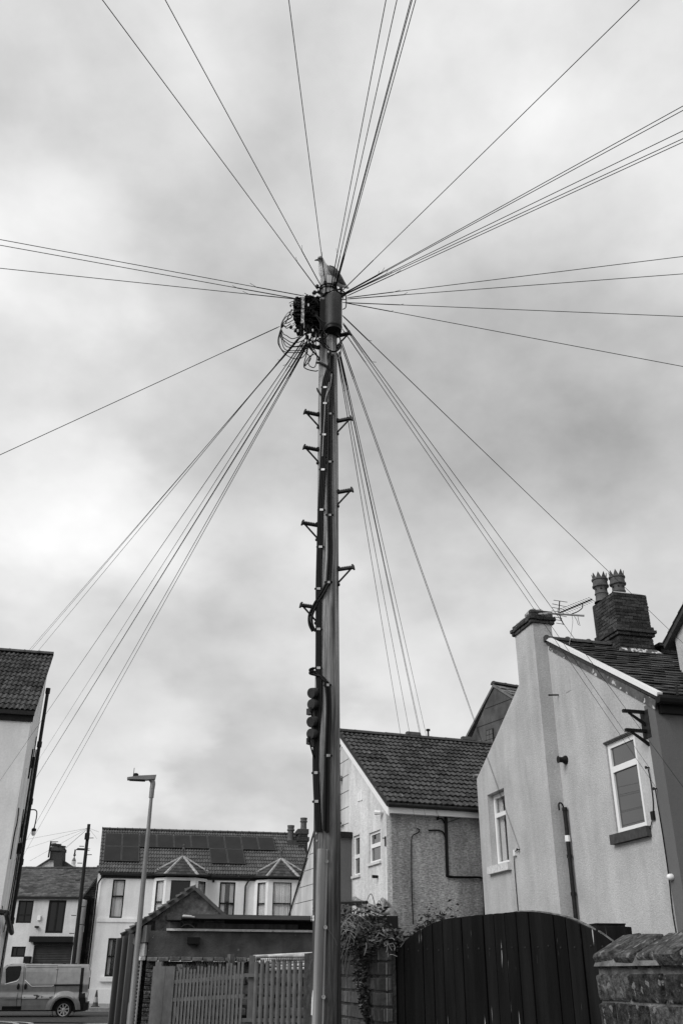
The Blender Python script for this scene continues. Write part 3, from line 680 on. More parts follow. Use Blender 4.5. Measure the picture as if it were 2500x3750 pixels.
# cupola with weather vane
cu = onY(C3(563, 350), 85); k = 85 / 57 * .0
t = thing('cupola', 'small domed cupola with a weather vane far behind the shop', 'cupola', (cu.x, cu.y, 0))
zc = lambda y: onY(C3(563, y), 85).z
sc_ = (onY(C3(578, 350), 85).x - onY(C3(550, 350), 85).x) / 2
m = MB(); m.lathe((cu.x, cu.y, 0), [(sc_ * 1.5, 0), (sc_ * 1.5, zc(356)), (sc_ * 1.05, zc(348)), (sc_ * 1.05, zc(344))], 8); m.build('tower', Mx['white2'], t)
m = MB()
for i in range(8):
    w_ = 2 * math.pi * i / 8; m.tube([(cu.x + sc_ * .8 * math.cos(w_), cu.y + sc_ * .8 * math.sin(w_), zc(345)), (cu.x + sc_ * .8 * math.cos(w_), cu.y + sc_ * .8 * math.sin(w_), zc(322))], .07, 5)
m.build('columns', Mx['white2'], t)
m = MB(); m.lathe((cu.x, cu.y, 0), [(sc_ * 1.05, zc(322)), (sc_ * 1.1, zc(318)), (sc_ * .95, zc(310)), (sc_ * .6, zc(300)), (sc_ * .3, zc(292)), (sc_ * .3, zc(284)), (.12, zc(278)), (.09, zc(266))], 12); m.build('dome', Mx['slate2'], t, True)
m = MB(); m.tube([(cu.x, cu.y, zc(268)), (cu.x, cu.y, zc(232))], .07, 5)
vf = Fr((cu.x, cu.y, 0), 10); m.prism(vf, [(.0, zc(236)), (1.3, zc(238)), (1.0, zc(228)), (1.3, zc(222)), (0.2, zc(220))], -.03, .03); m.build('weather_vane', Mx['iron'], t)

# ------------------------------------------------------------------ grey rendered house on the right
rc = onz(PP(1500, 1612), 5.6); RH = Fr(rc, -76); RF = Fr(rc, 14)
t = thing('rendered_house', 'big grey rendered house with a tall chimney breast and slate roof', 'house', RH.o)
GA, PA, PZ = -7.80, -3.42, 7.72
w2 = (-1.70, -.72, 3.72, 5.27); w1 = (-7.22, -6.26, 3.73, 5.30)
w = MB(); w.wall(RH, [(GA, 0), (0, 0), (0, 5.60), (PA, PZ), (-4.94, 7.36), (-6.35, 6.56), (GA, 5.77)], [w1, w2], .34)
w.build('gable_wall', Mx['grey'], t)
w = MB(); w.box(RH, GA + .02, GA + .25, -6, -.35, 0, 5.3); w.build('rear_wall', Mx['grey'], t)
w = MB(); w.wall(RF, [(-.004, 0), (6, 0), (6, 5.62), (-.004, 5.6)], [], .3, b=.004); w.build('front_wall', Mx['greydark'], t)  # shade of the recess is put into this wall's darker colour
cb = MB(); cb.box(RH, -4.40, -3.50, -.14, .29, 0, 8.20); cb.build('chimney_breast', Mx['grey'], t)
cp_ = MB(); cp_.box(RH, -4.40, -3.5, -.14, .29, 8.203, 8.36); 
cst = cp_.build('chimney_top', Mx['mortar'], t)
bs_ = [cham_box('brick', .205, .10, .066, .007, Mx['brick'], .003) for _ in range(3)]
topf = [(Fr(RH.p(-4.46, .35, 0), -76), 1.02), (Fr(RH.p(-3.44, .35, 0), 14), .55), (Fr(RH.p(-3.44, -.20, 0), 104), 1.02), (Fr(RH.p(-4.46, -.2, 0), 194), .55)]
for fi, (f, ln_) in enumerate(topf):
    bricks(cst, f, 0, ln_, 8.20, 8.272, -.075, .205, .066, bs_, .008)
    bricks(cst, f, -.03, ln_ + .03, 8.275, 8.35, -.045, .205, .066, bs_, .008, phase=1)
    bricks(cst, f, .02, ln_ - .02, 8.352, 8.44 + (.0, .075, 0, 0)[fi], -.08, .205, .066, bs_, .008)
rk = MB()
for i in range(46):      # crumbling mortar and broken brick on top
    a, b = random.uniform(-4.36, -3.55), random.uniform(-.1, .25)
    r = random.uniform(.05, .1); zz = 8.37 + random.uniform(0, .10) + (.08 if a > -3.95 else 0)
    bm = bmesh.new(); bmesh.ops.create_icosphere(bm, subdivisions=1, radius=r)
    rk.add([RH.p(a, b, zz) + v.co * random.uniform(.75, 1.2) for v in bm.verts], [tuple(v.index for v in f.verts) for f in bm.faces]); bm.free()
rk.build('crumbling_mortar', Mx['cement'], cst, kind='stuff')
for (x0, x1, z0, z1), dp, sl_, bars in ((w2, .09, 'stone', ((.70, .10),)), (w1, .20, 'sillw', ((.70, .09),))):
    window(t, RH, x0 + .012, x1 - .012, z0 + .012, z1 - .012, dp, Mx['upvc'], Mx['glassm'] if sl_ == 'stone' else Mx['glassc'], .085, bars=bars, curtain=((.04, .34), (.82, .97)) if sl_ == 'sillw' else None)
    m = MB(); m.box(RH, x0 - .10, x1 + .10, -dp, .09, z0 - .15, z0 + .008); m.build('sill', Mx[sl_], t)
m = MB(); m.box(RH, w2[0] - .02, w2[1] + .02, .0, .03, w2[3], w2[3] + .03); m.build('drip_bead', Mx['stone'], t)
# slate roof on the near slope, white verge, gutter
o, s, n, L, rhit = slope_frame(RF, -.04, .16, 5.69, -3.42, 7.80); x = RF.u * 6.2
m = MB(); m.hexa([o - n * .08, o + x - n * .08, o + x + s * L - n * .08, o + s * L - n * .08, o, o + x, o + x + s * L, o + s * L])
m.hexa([RF.p(.36, -3.46, 7.56), RF.p(6.1, -3.46, 7.56), RF.p(6.1, -7.7, 5.5), RF.p(.36, -7.7, 5.5), RF.p(.36, -3.46, 7.64), RF.p(6.1, -3.46, 7.64), RF.p(6.1, -7.7, 5.58), RF.p(.36, -7.7, 5.58)])
ro = m.build('roof', Mx['slate'], t)
SLt = [tile_mesh('slate', w_, L / 19 * 1.35, FLAT, l_, .016, Mx['slate']) for w_, l_ in ((.245, .022), (.235, .03), (.245, .036))]
tile_field(ro, 'slate', o, RF.u, s, 6.1, L, .25, L / 19, SLt, stagger=True, jit=.007)
ridge_tiles(ro, o + s * L - RF.u * .04, o + s * L + x, 13, .11, bump=.03)
m = MB(); e0, e1 = RF.p(-.075, .22, 5.63), RF.p(-.075, -3.40, 7.80)
d = (e1 - e0); sd_ = RF.u; nn = sd_.cross(d).normalized()
m.hexa([e0, e0 + sd_ * .10, e1 + sd_ * .10, e1, e0 + nn * .07, e0 + sd_ * .10 + nn * .07, e1 + sd_ * .10 + nn * .07, e1 + nn * .07]); m.build('verge_trim', Mx['upvc'], t)
m = MB(); f0, f1 = RF.p(-.02, .02, 5.47), RF.p(-.02, -3.42, 7.60)
m.hexa([f0, f0 + sd_ * .019, f1 + sd_ * .019, f1, f0 + nn * .15, f0 + sd_ * .019 + nn * .15, f1 + sd_ * .019 + nn * .15, f1 + nn * .15]); m.build('verge_board', mat('flaking_paint_board', .10, var=.4, sc=6, spot=1, spsc=7, spcol=.5, spth=.60), t)
m = MB(); m.tube([RF.p(-.05, .20, 5.60), RF.p(6, .20, 5.60)], .075, 8); m.box(RF, .06, 6, .003, .10, 5.40, 5.54); m.build('gutter', Mx['black'], t, True)
m = MB()
m.tube(smooth_path([RF.p(.30, .25, 5.66), RF.p(.30, .24, 5.80), RF.p(.33, .2, 5.83), RF.p(.37, .17, 5.80)], 3), .022, 6); m.build('swan_neck', Mx['blackp'], t)
# things fixed to the gable wall
for z in (5.50, 5.18):
    br = MB(); a = -.32
    br.box(RH, a - .03, a + .03, 0, .40, z - .02, z + .03)
    br.hexa([RH.p(a - .02, 0, z - .24), RH.p(a + .02, 0, z - .24), RH.p(a + .02, .30, z - .03), RH.p(a - .02, .30, z - .03), RH.p(a - .02, 0, z - .18), RH.p(a + .02, 0, z - .18), RH.p(a + .02, .30, z - .0), RH.p(a - .02, .30, z - .0)])
    br.build('iron_bracket', Mx['black'], t)
m = MB(); m.box(RH, -.44, -.2, 0, .012, 5.07, 5.53); m.build('bracket_plate', Mx['iron'], t)
m = MB(); m.lathe(RH.p(-3.22, 0, 5.3), [(.085, 0), (.085, .03), (.05, .08), (.055, .16), (.07, .17)], 12, RH.n); m.build('flue_terminal', Mx['black'], t, True)
m = MB(); m.tube([RH.p(-3.25, 0, 6.6), RH.p(-3.25, .22, 6.58)], .016, 6); m.build('pipe_stub', Mx['iron'], t)
m = MB(); m.box(RH, -2.92, -2.72, 0, .006, 6.55, 6.78); m.build('vent_patch', mat('painted_vent', .40), t)
m = MB(); m.tube([RH.p(-3.36, .07, 4.42), RH.p(-3.36, .07, 3.85)], .040, 8); m.tube([RH.p(-3.36, .07, 3.84), RH.p(-3.36, .07, .1)], .040, 8)
for z in (4.40, 3.55, 2.9, 1.4): m.lathe(RH.p(-3.36, .07, z), [(.04, -.03), (.052, -.03), (.052, .03), (.04, .03)], 8)
m.tube(smooth_path([RH.p(-3.36, .08, 4.40), RH.p(-3.36, .12, 4.5), RH.p(-3.40, .16, 4.5), RH.p(-3.41, .16, 4.38)], 4), .018, 5); m.build('waste_pipe', Mx['blackp'], t, True)
m = MB(); m.lathe(RH.p(-3.36, .07, 3.87), [(.045, -.06), (.05, -.06), (.05, .05), (.045, .05)], 8); m.build('pipe_coupling', Mx['upvc'], t, True)
m = MB(); m.lathe(RH.p(-.22, .0, 2.92), [(.045, 0), (.05, .02), (.046, .06), (.03, .085), (.006, .095)], 12, RH.n); m.build('dome_light', Mx['upvc'], t, True)
m = MB()
for pts in ([(-.41, .03, 4.61), (-.40, .02, 4.4), (-.42, .015, 4.1), (-.47, .015, 3.9)], [(-.28, .03, 4.25), (-.30, .02, 4.15), (-.29, .015, 3.5), (-.30, .015, 2.9), (-.33, .02, 2.4), (-.30, .015, 1.7)], [(-.5, .02, 3.83), (-.58, .02, 3.72), (-.70, .02, 3.62)],
            [(-5.68, .03, 3.93), (-5.90, .03, 3.88), (-5.97, .02, 3.6), (-5.97, .015, 2.7), (-5.97, .015, 1.5)]):
    m.tube(smooth_path([RH.p(*q) for q in pts]), .009, 5)
m.build('wall_cable', Mx['cable'], t)
m = MB(); m.box(RH, -.52, -.44, 0, .04, 3.80, 3.93); m.build('junction_box', Mx['black'], t)
m = MB(); m.box(RH, -5.92, -5.84, 0, .05, 3.83, 3.95); m.build('master_socket', Mx['upvc'], t)
m = MB()
for a, z in ((-.41, 4.61), (-.28, 4.25), (-5.68, 3.93)): m.lathe(RH.p(a, 0, z), [(.012, 0), (.012, .05), (.026, .055), (.026, .07)], 8, RH.n)
m.build('wire_hook', Mx['iron'], t)

# brick chimney on its ridge, with two crown pots
CF = Fr(RF.p(1.40, -3.0, 0), 14)
t = thing('brick_chimney', 'square dark brick chimney with two crown pots on the right slate roof', 'chimney', CF.o)
W, Dp = .80, .90
sides = [(CF, W), (Fr(CF.p(0, -Dp, 0), -76), Dp), (Fr(CF.p(W, 0, 0), 104), Dp), (Fr(CF.p(W, -Dp, 0), 194), W)]
m = MB(); m.box(CF, .016, W - .016, -Dp + .016, -.016, 7.0, 8.88); m.build('mortar_core', Mx['mortard'], t)
cbk = [cham_box('brick', .193, .10, .0625, .006, Mx['brick'], .0035) for _ in range(4)]
for fi, (f, ln_) in enumerate(sides):
    if fi < 3:
        bricks(t, f, 0, ln_, 7.18, 7.93, -.05, .193, .0625, cbk, .0095, phase=fi)
        bricks(t, f, -.035, ln_ + .035, 7.935, 8.0, -.015, .193, .0625, cbk, .008, phase=fi + 1)
        bricks(t, f, -.07, ln_ + .07, 8.005, 8.08, .02, .193, .0625, cbk, .008, phase=fi)
        bricks(t, f, -.035, ln_ + .035, 8.083, 8.155, -.015, .193, .0625, cbk, .008, phase=fi + 1)
        bricks(t, f, 0, ln_, 8.158, 8.90, -.05, .193, .0625, cbk, .0095, phase=fi)
    else:
        mm = MB(); mm.box(f, 0, ln_, -.1, 0, 7.18, 8.87); mm.build('rear_face', Mx['brick'], t)
m = MB(); q = [CF.p(-.0, .0, 8.885), CF.p(W, 0, 8.885), CF.p(W, -Dp, 8.885), CF.p(0, -Dp, 8.885)]; c_ = CF.p(W / 2, -Dp / 2, 8.98)
m.hexa(q + [a.lerp(c_, .3) + Z * .05 for a in q]); m.build('flaunching', Mx['cement'], t)
fl = MB(); base_z = lambda b: 5.69 + (b - .16) * (7.80 - 5.69) / (-3.42 - .16)
fl.hexa([CF.p(-.05, .06, base_z(-2.94) - .03), CF.p(W + .12, .06, base_z(-2.94) - .03), CF.p(W + .05, -.02, base_z(-3.02) - .03), CF.p(-.05, -.02, base_z(-3.02) - .03),
         CF.p(-.05, .10, base_z(-2.90) + .045), CF.p(W + .12, .12, base_z(-2.88) + .045), CF.p(W + .03, .012, base_z(-3.0) + .10), CF.p(-.03, .012, base_z(-3.0) + .08)]); fl.build('mortar_fillet', Mx['fillet'], t)
for pi, (a, b) in enumerate(((.14, -.68), (.44, -.46))):
    k = CF.p(a, b, 8.91); m = MB(); r = .14
    m.lathe(k, [(r * 1.3, 0), (r * 1.05, .05), (r * .98, .14), (r * .98, .18), (r * 1.08, .19), (r * 1.08, .21), (r * .98, .22), (r * .96, .32), (r * 1.04, .35), (r * 1.28, .36), (r * 1.30, .39), (r * 1.16, .405), (r * 1.14, .51), (r * 1.28, .52), (r * 1.30, .55), (r * 1.14, .56), (r * .98, .555), (r * .9, .4)], 18, close=False)
    npt = 8
    for i in range(npt):
        w0, w1_, wm = 2 * math.pi * i / npt, 2 * math.pi * (i + 1) / npt, 2 * math.pi * (i + .5) / npt
        pt = lambda ww, rr, hh: k + Vector((math.cos(ww) * rr, math.sin(ww) * rr, hh))
        ro_, ri = r * 1.14, r * .98
        m.add([pt(w0, ro_, .555), pt(w1_, ro_, .555), pt(wm, ro_ * 1.06, .69), pt(w0, ri, .555), pt(w1_, ri, .555), pt(wm, ro_ * .96, .69)], [(0, 1, 2), (5, 4, 3), (0, 2, 5, 3), (2, 1, 4, 5)])
    for w_ in (4.2, 5.2, 3.2):   # dark draught holes under the hood
        pass
    po = m.build('crown_pot', Mx['pot'], t, True)
    hh = MB()
    for w_ in (3.5, 4.45, 5.4): hh.lathe(k + Vector((math.cos(w_) * r * .90, math.sin(w_) * r * .93, .29)), [(.022, 0), (.022, .012)], 8, Vector((math.cos(w_), math.sin(w_), 0)))
    hh.build('vent_hole', Mx['black'], po)
m = MB(); m.box(CF, W - .02, W + .12, -.3, -.16, 8.66, 8.70); m.box(CF, W + .02, W + .10, -.26, -.22, 8.45, 8.72); m.build('iron_bracket', Mx['black'], t)

# television aerial fixed to the chimney breast
t = thing('television_aerial', 'television aerial on a short horizontal pole between the two chimneys', 'aerial', RH.p(-3.6, .1, 8.3))
AD = 17.0
ap_ = lambda x, y, dd=0: atd(b1(x, y), AD + dd)
m = MB(); m.tube([RH.p(-3.52, .12, 8.42), ap_(700, 878, .0), ap_(1290, 918, -.15)], .020, 8); m.build('mast_arm', Mx['galv'], t, True)
m = MB(); m.tube([ap_(890, 868), ap_(1415, 648, .35)], .013, 6); bo = m.build('boom', Mx['iron'], t)
m = MB(); m.tube(smooth_path([ap_(1085, 888), ap_(1180, 850, .05), ap_(1255, 790, .1), ap_(1260, 725, .15)], 5), .010, 6); m.build('strut', Mx['iron'], t)
el = MB()
for i in range(13):
    f = .06 + i * .077; c_ = ap_(890 + (1415 - 890) * f, 868 - 220 * f, .35 * f)
    sz = 58 - i * 1.2
    p = lambda dx, dy, dd: c_ + RT * (dx * .22321 / FOC * AD) - UP * (dy * .22321 / FOC * AD) + FWD * dd
    el.tube(smooth_path([p(-sz * 1.0, -sz * .62, .06), p(-sz * .4, -sz * .5, .03), p(0, 0, 0), p(sz * .5, sz * .36, -.03), p(sz * .95, sz * .58, -.06)], 2), .005, 4)
    el.lathe(c_, [(.018, -.012), (.018, .012)], 6, RT)
el.build('element', Mx['iron'], bo)
rf_ = MB(); rf_.tube([ap_(885, 672), ap_(870, 868), ap_(905, 965, .0), ap_(952, 1065, -.02)], .010, 6)
for y, x0, x1, dy in ((662, 785, 1010, 33), (722, 765, 1000, 50), (780, 762, 960, 36), (836, 755, 900, 22), (898, 820, 1000, 38), (936, 788, 925, 24), (980, 806, 930, 22), (1038, 828, 965, 22)):
    rf_.tube([ap_(x0, y), ap_(x1, y + dy, .05)], .006, 4)
rf_.build('reflector', Mx['iron'], t)
m = MB()
m.tube(smooth_path([ap_(1075, 885), ap_(1100, 990), ap_(1080, 1180, -.1), ap_(1040, 1395, -.2)]), .005, 4)
m.tube(smooth_path([ap_(1125, 925), ap_(1170, 1000), ap_(1190, 1060), ap_(1228, 1075)]), .006, 4); m.tube(smooth_path([ap_(1180, 900), ap_(1195, 990), ap_(1215, 1060)]), .006, 4)
m.tube(smooth_path([ap_(905, 800), ap_(850, 820), ap_(860, 860), ap_(930, 865)]), .005, 4)
m.build('aerial_lead', Mx['cablel'], t)

# taller neighbour that comes into the picture at the right edge
WG = Fr(RF.p(1.70, -1.55, 0), -76); vq = WG.hit(b2(1568, 985))
sl_ = (vq[1] - 7.36) / vq[0]
t = thing('neighbour_house', 'grey rendered gable of the neighbouring house cut off by the right edge', 'house', WG.o)
m = MB(); m.wall(WG, [(0, 0), (5.5, 0), (5.5, 7.0), (2.75, 7.36 + sl_ * 2.75), (0, 7.36)], [], .3); m.box(Fr(WG.p(0, 0, 0), 14), .3, 5, -5, 0, 0, 6.9); m.build('wall', Mx['grey'], t)
m = MB(); e0, e1 = WG.p(-.22, -.3, 7.36 - sl_ * .22), WG.p(2.75, -.3, 7.36 + sl_ * 2.75)
m.hexa([e0, e1, e1 + WG.n * .42, e0 + WG.n * .42, e0 + Z * .10, e1 + Z * .10, e1 + WG.n * .42 + Z * .10, e0 + WG.n * .42 + Z * .10])
ro = m.build('roof_verge', Mx['slate'], t)
for i in range(14):
    p = e0.lerp(e1, i / 14) + Z * .10; q = e0.lerp(e1, (i + 1.1) / 14) + Z * .10
    mm = MB(); mm.hexa([p, q, q + WG.n * .44, p + WG.n * .44, p + Z * .03, q + Z * .012, q + WG.n * .44 + Z * .012, p + WG.n * .44 + Z * .03]); mm.build('verge_slate', Mx['slate'], ro)
m = MB(); m.hexa([e1, e1 - Z * 1.6 + WG.u * 2.9, e1 - Z * 1.6 + WG.u * 2.9 - WG.n * 5, e1 - WG.n * 5, e1 + Z * .1, e1 - Z * 1.5 + WG.u * 2.9, e1 - Z * 1.5 + WG.u * 2.9 - WG.n * 5, e1 + Z * .1 - WG.n * 5])
m.hexa([e0 - WG.n * .01, e1 - WG.n * .01, e1 - WG.n * 5, e0 - WG.n * 5, e0 + Z * .1 - WG.n * .01, e1 + Z * .1 - WG.n * .01, e1 + Z * .1 - WG.n * 5, e0 + Z * .1 - WG.n * 5]); m.build('roof', Mx['slate'], t)
# brick party parapet with a flat coping behind it
PF = Fr(RF.p(2.52, -3.2, 0), 14); pz1 = PF.hit(b2(1230, 1350))[1]; pa0 = PF.hit(b2(1230, 1420))[0]
t = thing('party_parapet', 'low brick parapet with a flat coping beside the right edge gable', 'parapet', PF.o)
m = MB(); m.box(PF, pa0 + .02, pa0 + 1.6, -1.2, -.02, 7.3, pz1); m.build('mortar_core', Mx['mortard'], t)
bricks(t, PF, pa0, pa0 + 1.2, 7.4, pz1, -.05, .205, .066, bs_, .009); bricks(t, Fr(PF.p(pa0, -1.2, 0), -76), 0, 1.2, 7.4, pz1, -.05, .205, .066, bs_, .009)
m = MB(); m.box(PF, pa0 - .07, pa0 + 1.7, -1.27, .07, pz1 + .002, pz1 + .07); m.build('coping', Mx['stone'], t)

# ------------------------------------------------------------------ middle house with the textured side wall
mc = onz(PP(897, 1842), 5.2); MS = Fr(mc, 18.5); MG = Fr(mc, -71.5)
t = thing('stained_house', 'pale stained house with brown pantiled roof and white verge in the middle', 'house', MS.o)
AX, AZ = -3.47, 7.52; lz = lambda a: MG.hit((0, 0))[1]
pl = MG.hit(PP(665, 2105)); sL = (AZ - pl[1]) / (AX - pl[0])
aend = -9.4; zend = AZ + sL * (aend - AX)
wa = (-1.50, -.72, 3.96, 4.68); wb = (-2.68, -2.19, 3.78, 4.75)
w = MB(); w.wall(MG, [(-3.04, 0), (0, 0), (0, 5.2), (-3.04, AZ - .43 * .655)], [wa, wb], .3); w.build('gable_wall', Mx['cream'], t)
w = MB(); w.wall(MG, [(aend, 0), (-3.045, 0), (-3.045, AZ - .425 * .655), (AX, AZ), (aend, zend)], [], .3, b=-.02)
wo_ = w.build('scored_wall', Mx['scored'], t)
sc = MB(); zz = 2.2
while zz < 7.3:
    a0 = max(aend + .05, AX + (zz - AZ) / sL + .1)
    sc.box(MG, a0, -3.06, -.0195, -.014, zz, zz + .012)
    zz += .42
sc.build('scored_joint', Mx['iron'], wo_, kind='stuff')
w = MB(); w.wall(MS, [(-.004, 0), (9, 0), (9, 5.2), (-.004, 5.2)], [], .3, b=.004); w.build('side_wall', Mx['bark'], t)
window(t, MG, *wa, .10, Mx['upvc'], Mx['glassm'], .06, bars=((.56, .09),))
window(t, MG, *wb, .10, Mx['upvc'], Mx['glassm'], .06, bars=((.48, .09),))
m = MB()
for q in (wa, wb): m.box(MG, q[0] - .05, q[1] + .05, -.1, .05, q[2] - .05, q[2] + .008)
m.build('sill', Mx['sillw'], t)
o, s, n, L, mh = slope_frame(MS, -.16, .17, 5.15, -3.47, 7.62); x = MS.u * 9.3
m = MB(); m.hexa([o - n * .08, o + x - n * .08, o + x + s * L - n * .08, o + s * L - n * .08, o, o + x, o + x + s * L, o + s * L])
o2 = MS.p(.34, 3.47 * -1, 7.56); e2 = MS.p(.34, aend, zend + .02)
m.hexa([o2 - Z * .1, o2 + x - Z * .1, e2 + x - Z * .1, e2 - Z * .1, o2, o2 + x, e2 + x, e2]); ro = m.build('roof', Mx['tile'], t)
PT = [tile_mesh('roof_tile', .291, L / 17 * 1.14, [(x_, z_ * .62) for x_, z_ in ROMAN], .040, .034, Mx['tile']) for _ in range(2)]
tile_field(ro, 'roof_tile', o, MS.u, s, 5.1, L, .289, L / 17, PT, limit=300, jit=.010)
ridge_tiles(ro, o + s * L + n * .02, o + s * L + x + n * .02, 20, .11, bump=.004)
for a in (3.0, 4.75): 
    m = MB(); p = MS.p(a - .9, -3.47, 7.70); m.hexa([p - MS.u * .22 + MS.n * .1, p + MS.u * .22 + MS.n * .1, p + MS.u * .22 - MS.n * .1, p - MS.u * .22 - MS.n * .1, p - MS.u * .2 + MS.n * .06 + Z * .1, p + MS.u * .2 + MS.n * .06 + Z * .1, p + MS.u * .2 - MS.n * .06 + Z * .1, p - MS.u * .2 - MS.n * .06 + Z * .1]); m.build('ridge_vent', Mx['ridge'], ro)
m = MB(); p = MS.p(2.55, -3.4, 7.7); m.tube([p, p + Z * .16], .025, 6); m.lathe(p + Z * .16, [(.06, 0), (.06, .05)], 8); m.build('vent_pipe', Mx['black'], ro)
# white barge board on the right verge, dark board on the left one
def board(fr, p, q, b0, b1_, h, up):
    mm = MB(); P0, P1 = fr.p(p[0], b0, p[1]), fr.p(q[0], b0, q[1]); d = fr.n * (b1_ - b0)
    mm.hexa([P0 - Z * h, P1 - Z * h, P1 - Z * h + d, P0 - Z * h + d, P0 + Z * up, P1 + Z * up, P1 + Z * up + d, P0 + Z * up + d]); return mm
board(MG, (.16, 5.06), (AX, 7.53), .10, .135, .20, .06).build('barge_board', Mx['upvc'], t)
board(MG, (.17, 5.16), (AX, 7.63), .08, .17, .06, .03).build('verge_tiles', Mx['tile'], t)
board(MG, (AX, 7.55), (aend, zend + .03), .0, .035, .04, .04).build('dark_verge', Mx['blackp'], t)
m = MB(); m.box(MS, -.13, 9, .12, .15, 4.93, 5.10); m.box(MS, -.13, 9, .001, .12, 4.93, 4.95); m.build('fascia', Mx['upvc'], t)
m = MB(); m.tube([MS.p(-.16, .22, 5.10), MS.p(9, .22, 5.10)], .052, 8); m.build('gutter', Mx['blackp'], t, True)
# fittings on both walls
hg = lambda x, y: MG.hit(E5(x, y)); hs_ = lambda x, y: MS.hit(E5(x, y))
for px, py in ((482, 712), (503, 705)):
    q = hg(px, py); m = MB(); m.box(MG, q[0] - .09, q[0] + .06, 0, .02, q[1] - .11, q[1] + .11); m.build('vent_grille', Mx['upvc'], t)
q = hg(675, 842); m = MB(); m.lathe(MG.p(q[0], 0, q[1]), [(.035, 0), (.04, .06)], 8, MG.n); m.tube([MG.p(q[0], .05, q[1]), MG.p(q[0] - .10, .16, q[1] + .01)], [.045, .06], 8); m.build('flood_light', Mx['upvc'], t, True)
q = hg(700, 1075); m = MB(); m.box(MG, q[0] - .015, q[0] + .02, 0, .03, q[1] - .12, q[1] + .10); m.tube([MG.p(q[0] - .06, .06, q[1] + .07), MG.p(q[0] + .02, .02, q[1] + .06)], .012, 6); m.build('iron_hook', Mx['iron'], t)
q = hg(335, 560); m = MB(); m.tube([MG.p(q[0], -.02, q[1]), MG.p(q[0], .16, q[1])], .07, 8); m.tube([MG.p(q[0] - .02, .1, q[1] + .12), MG.p(q[0] - .02, .1, q[1] - 1.7)], .03, 6); m.build('waste_pipe', Mx['pipe'], t, True)
m = MB(); m.tube(smooth_path([MG.p(*(lambda q: (q[0], .08, q[1]))(hg(320, 930))), MG.p(*(lambda q: (q[0], .08, q[1]))(hg(352, 935))), MG.p(*(lambda q: (q[0], .08, q[1]))(hg(348, 920))), MG.p(*(lambda q: (q[0], .08, q[1]))(hg(335, 925)))], 4), .02, 5); m.build('iron_ring', Mx['iron'], t)
q = hg(634, 1368); m = MB(); m.tube([MG.p(q[0], 0, q[1]), MG.p(q[0], .14, q[1])], .035, 8); m.build('pipe_stub', Mx['black'], t)
m = MB()
def wallpath(fr, conv, pts, b=.03): return smooth_path([fr.p(*(lambda q: (q[0], b, q[1]))(fr.hit(conv(*p)))) for p in pts])
m.tube(wallpath(MS, E5, [(948, 972), (972, 985), (955, 1010), (910, 1040), (905, 1150), (908, 1500), (920, 1760)]), .012, 5)
m.tube(wallpath(MS, E5, [(1045, 990), (1120, 988), (1165, 1005), (1182, 1060)]), .016, 5)
m.tube(wallpath(MS, E5, [(1130, 870), (1115, 900), (1150, 890), (1175, 930)]), .015, 5)
m.tube(wallpath(MS, E5, [(1120, 862), (1140, 835), (1160, 855), (1180, 860)]), .02, 5)
m.tube(wallpath(MS, E5, [(1190, 875), (1250, 880), (1290, 850), (1270, 812), (1248, 820), (1240, 850), (1222, 862), (1210, 830)]), .018, 5)
m.tube(wallpath(MS, E5, [(1190, 928), (1320, 880), (1450, 836)]), .008, 4)
m.build('wall_cable', Mx['cable'], t)
m = MB()
for d_ in (0, 7, 13):
    m.tube(wallpath(MS, E5, [(1182 + d_ * .4, 800 + d_), (1178 + d_, 900), (1182 + d_, 1050), (1190 + d_, 1320), (1205 + d_, 1370 - d_ * .4), (1350, 1378 - d_ * .5), (1480, 1382 - d_ * .3), (1495 + d_ * .3, 1450), (1500 + d_ * .2, 1700)], .035 + d_ * .001), .018, 5)
m.build('cable_bundle', Mx['cable'], t)
q = hs_(1212, 810); m = MB(); m.box(MS, q[0] - .09, q[0] + .07, 0, .08, q[1] - .08, q[1] + .08); m.build('junction_box', Mx['upvc'], t)
q = hs_(1410, 583); m = MB(); m.tube([MS.p(hs_(1390, 585)[0], .2, 5.9), MS.p(hs_(1440, 580)[0], .2, 5.92)], .05, 8); m.build('roof_pipe', Mx['pipe'], ro)
# drain pipes crossing the foot of the gable
m = MB(); P = lambda x, y, b: MG.p(*(lambda q: (q[0], b, q[1]))(MG.hit(E5(x, y), b)))
m.tube(smooth_path([P(445, 1555, .0), P(450, 1562, .3), P(500, 1590, .35), P(670, 1652, .35), P(735, 1650, .3), P(765, 1680, .25), P(770, 1740, .25)]), .075, 9)
m.tube(smooth_path([P(675, 1640, .34), P(678, 1600, .3), P(685, 1570, .15), P(672, 1556, .0)]), .05, 8)
m.build('drain_pipe', Mx['pipe'], t, True)
m = MB(); m.tube([P(330, 1578, .7), P(545, 1578, .7)], .035, 6); m.tube([P(402, 1596, .7), P(490, 1590, .7)], .03, 6); m.build('rail_pipe', Mx['black'], t)
# flat roofed dark extension seen between the pole and the windows
q1 = MG.hit(E5(422, 1040))[0]; q0 = q1 - .9; zt = MG.hit(E5(422, 1004))[1]
x_ = MB(); x_.box(MG, q0, q1, .01, .45, 0, zt - .14); x_.build('extension', Mx['greydark'], t)
x_ = MB(); x_.box(MG, q0 - .02, q1 + .06, .01, .5, zt - .14, zt); x_.build('extension_roof', Mx['blackp'], t)

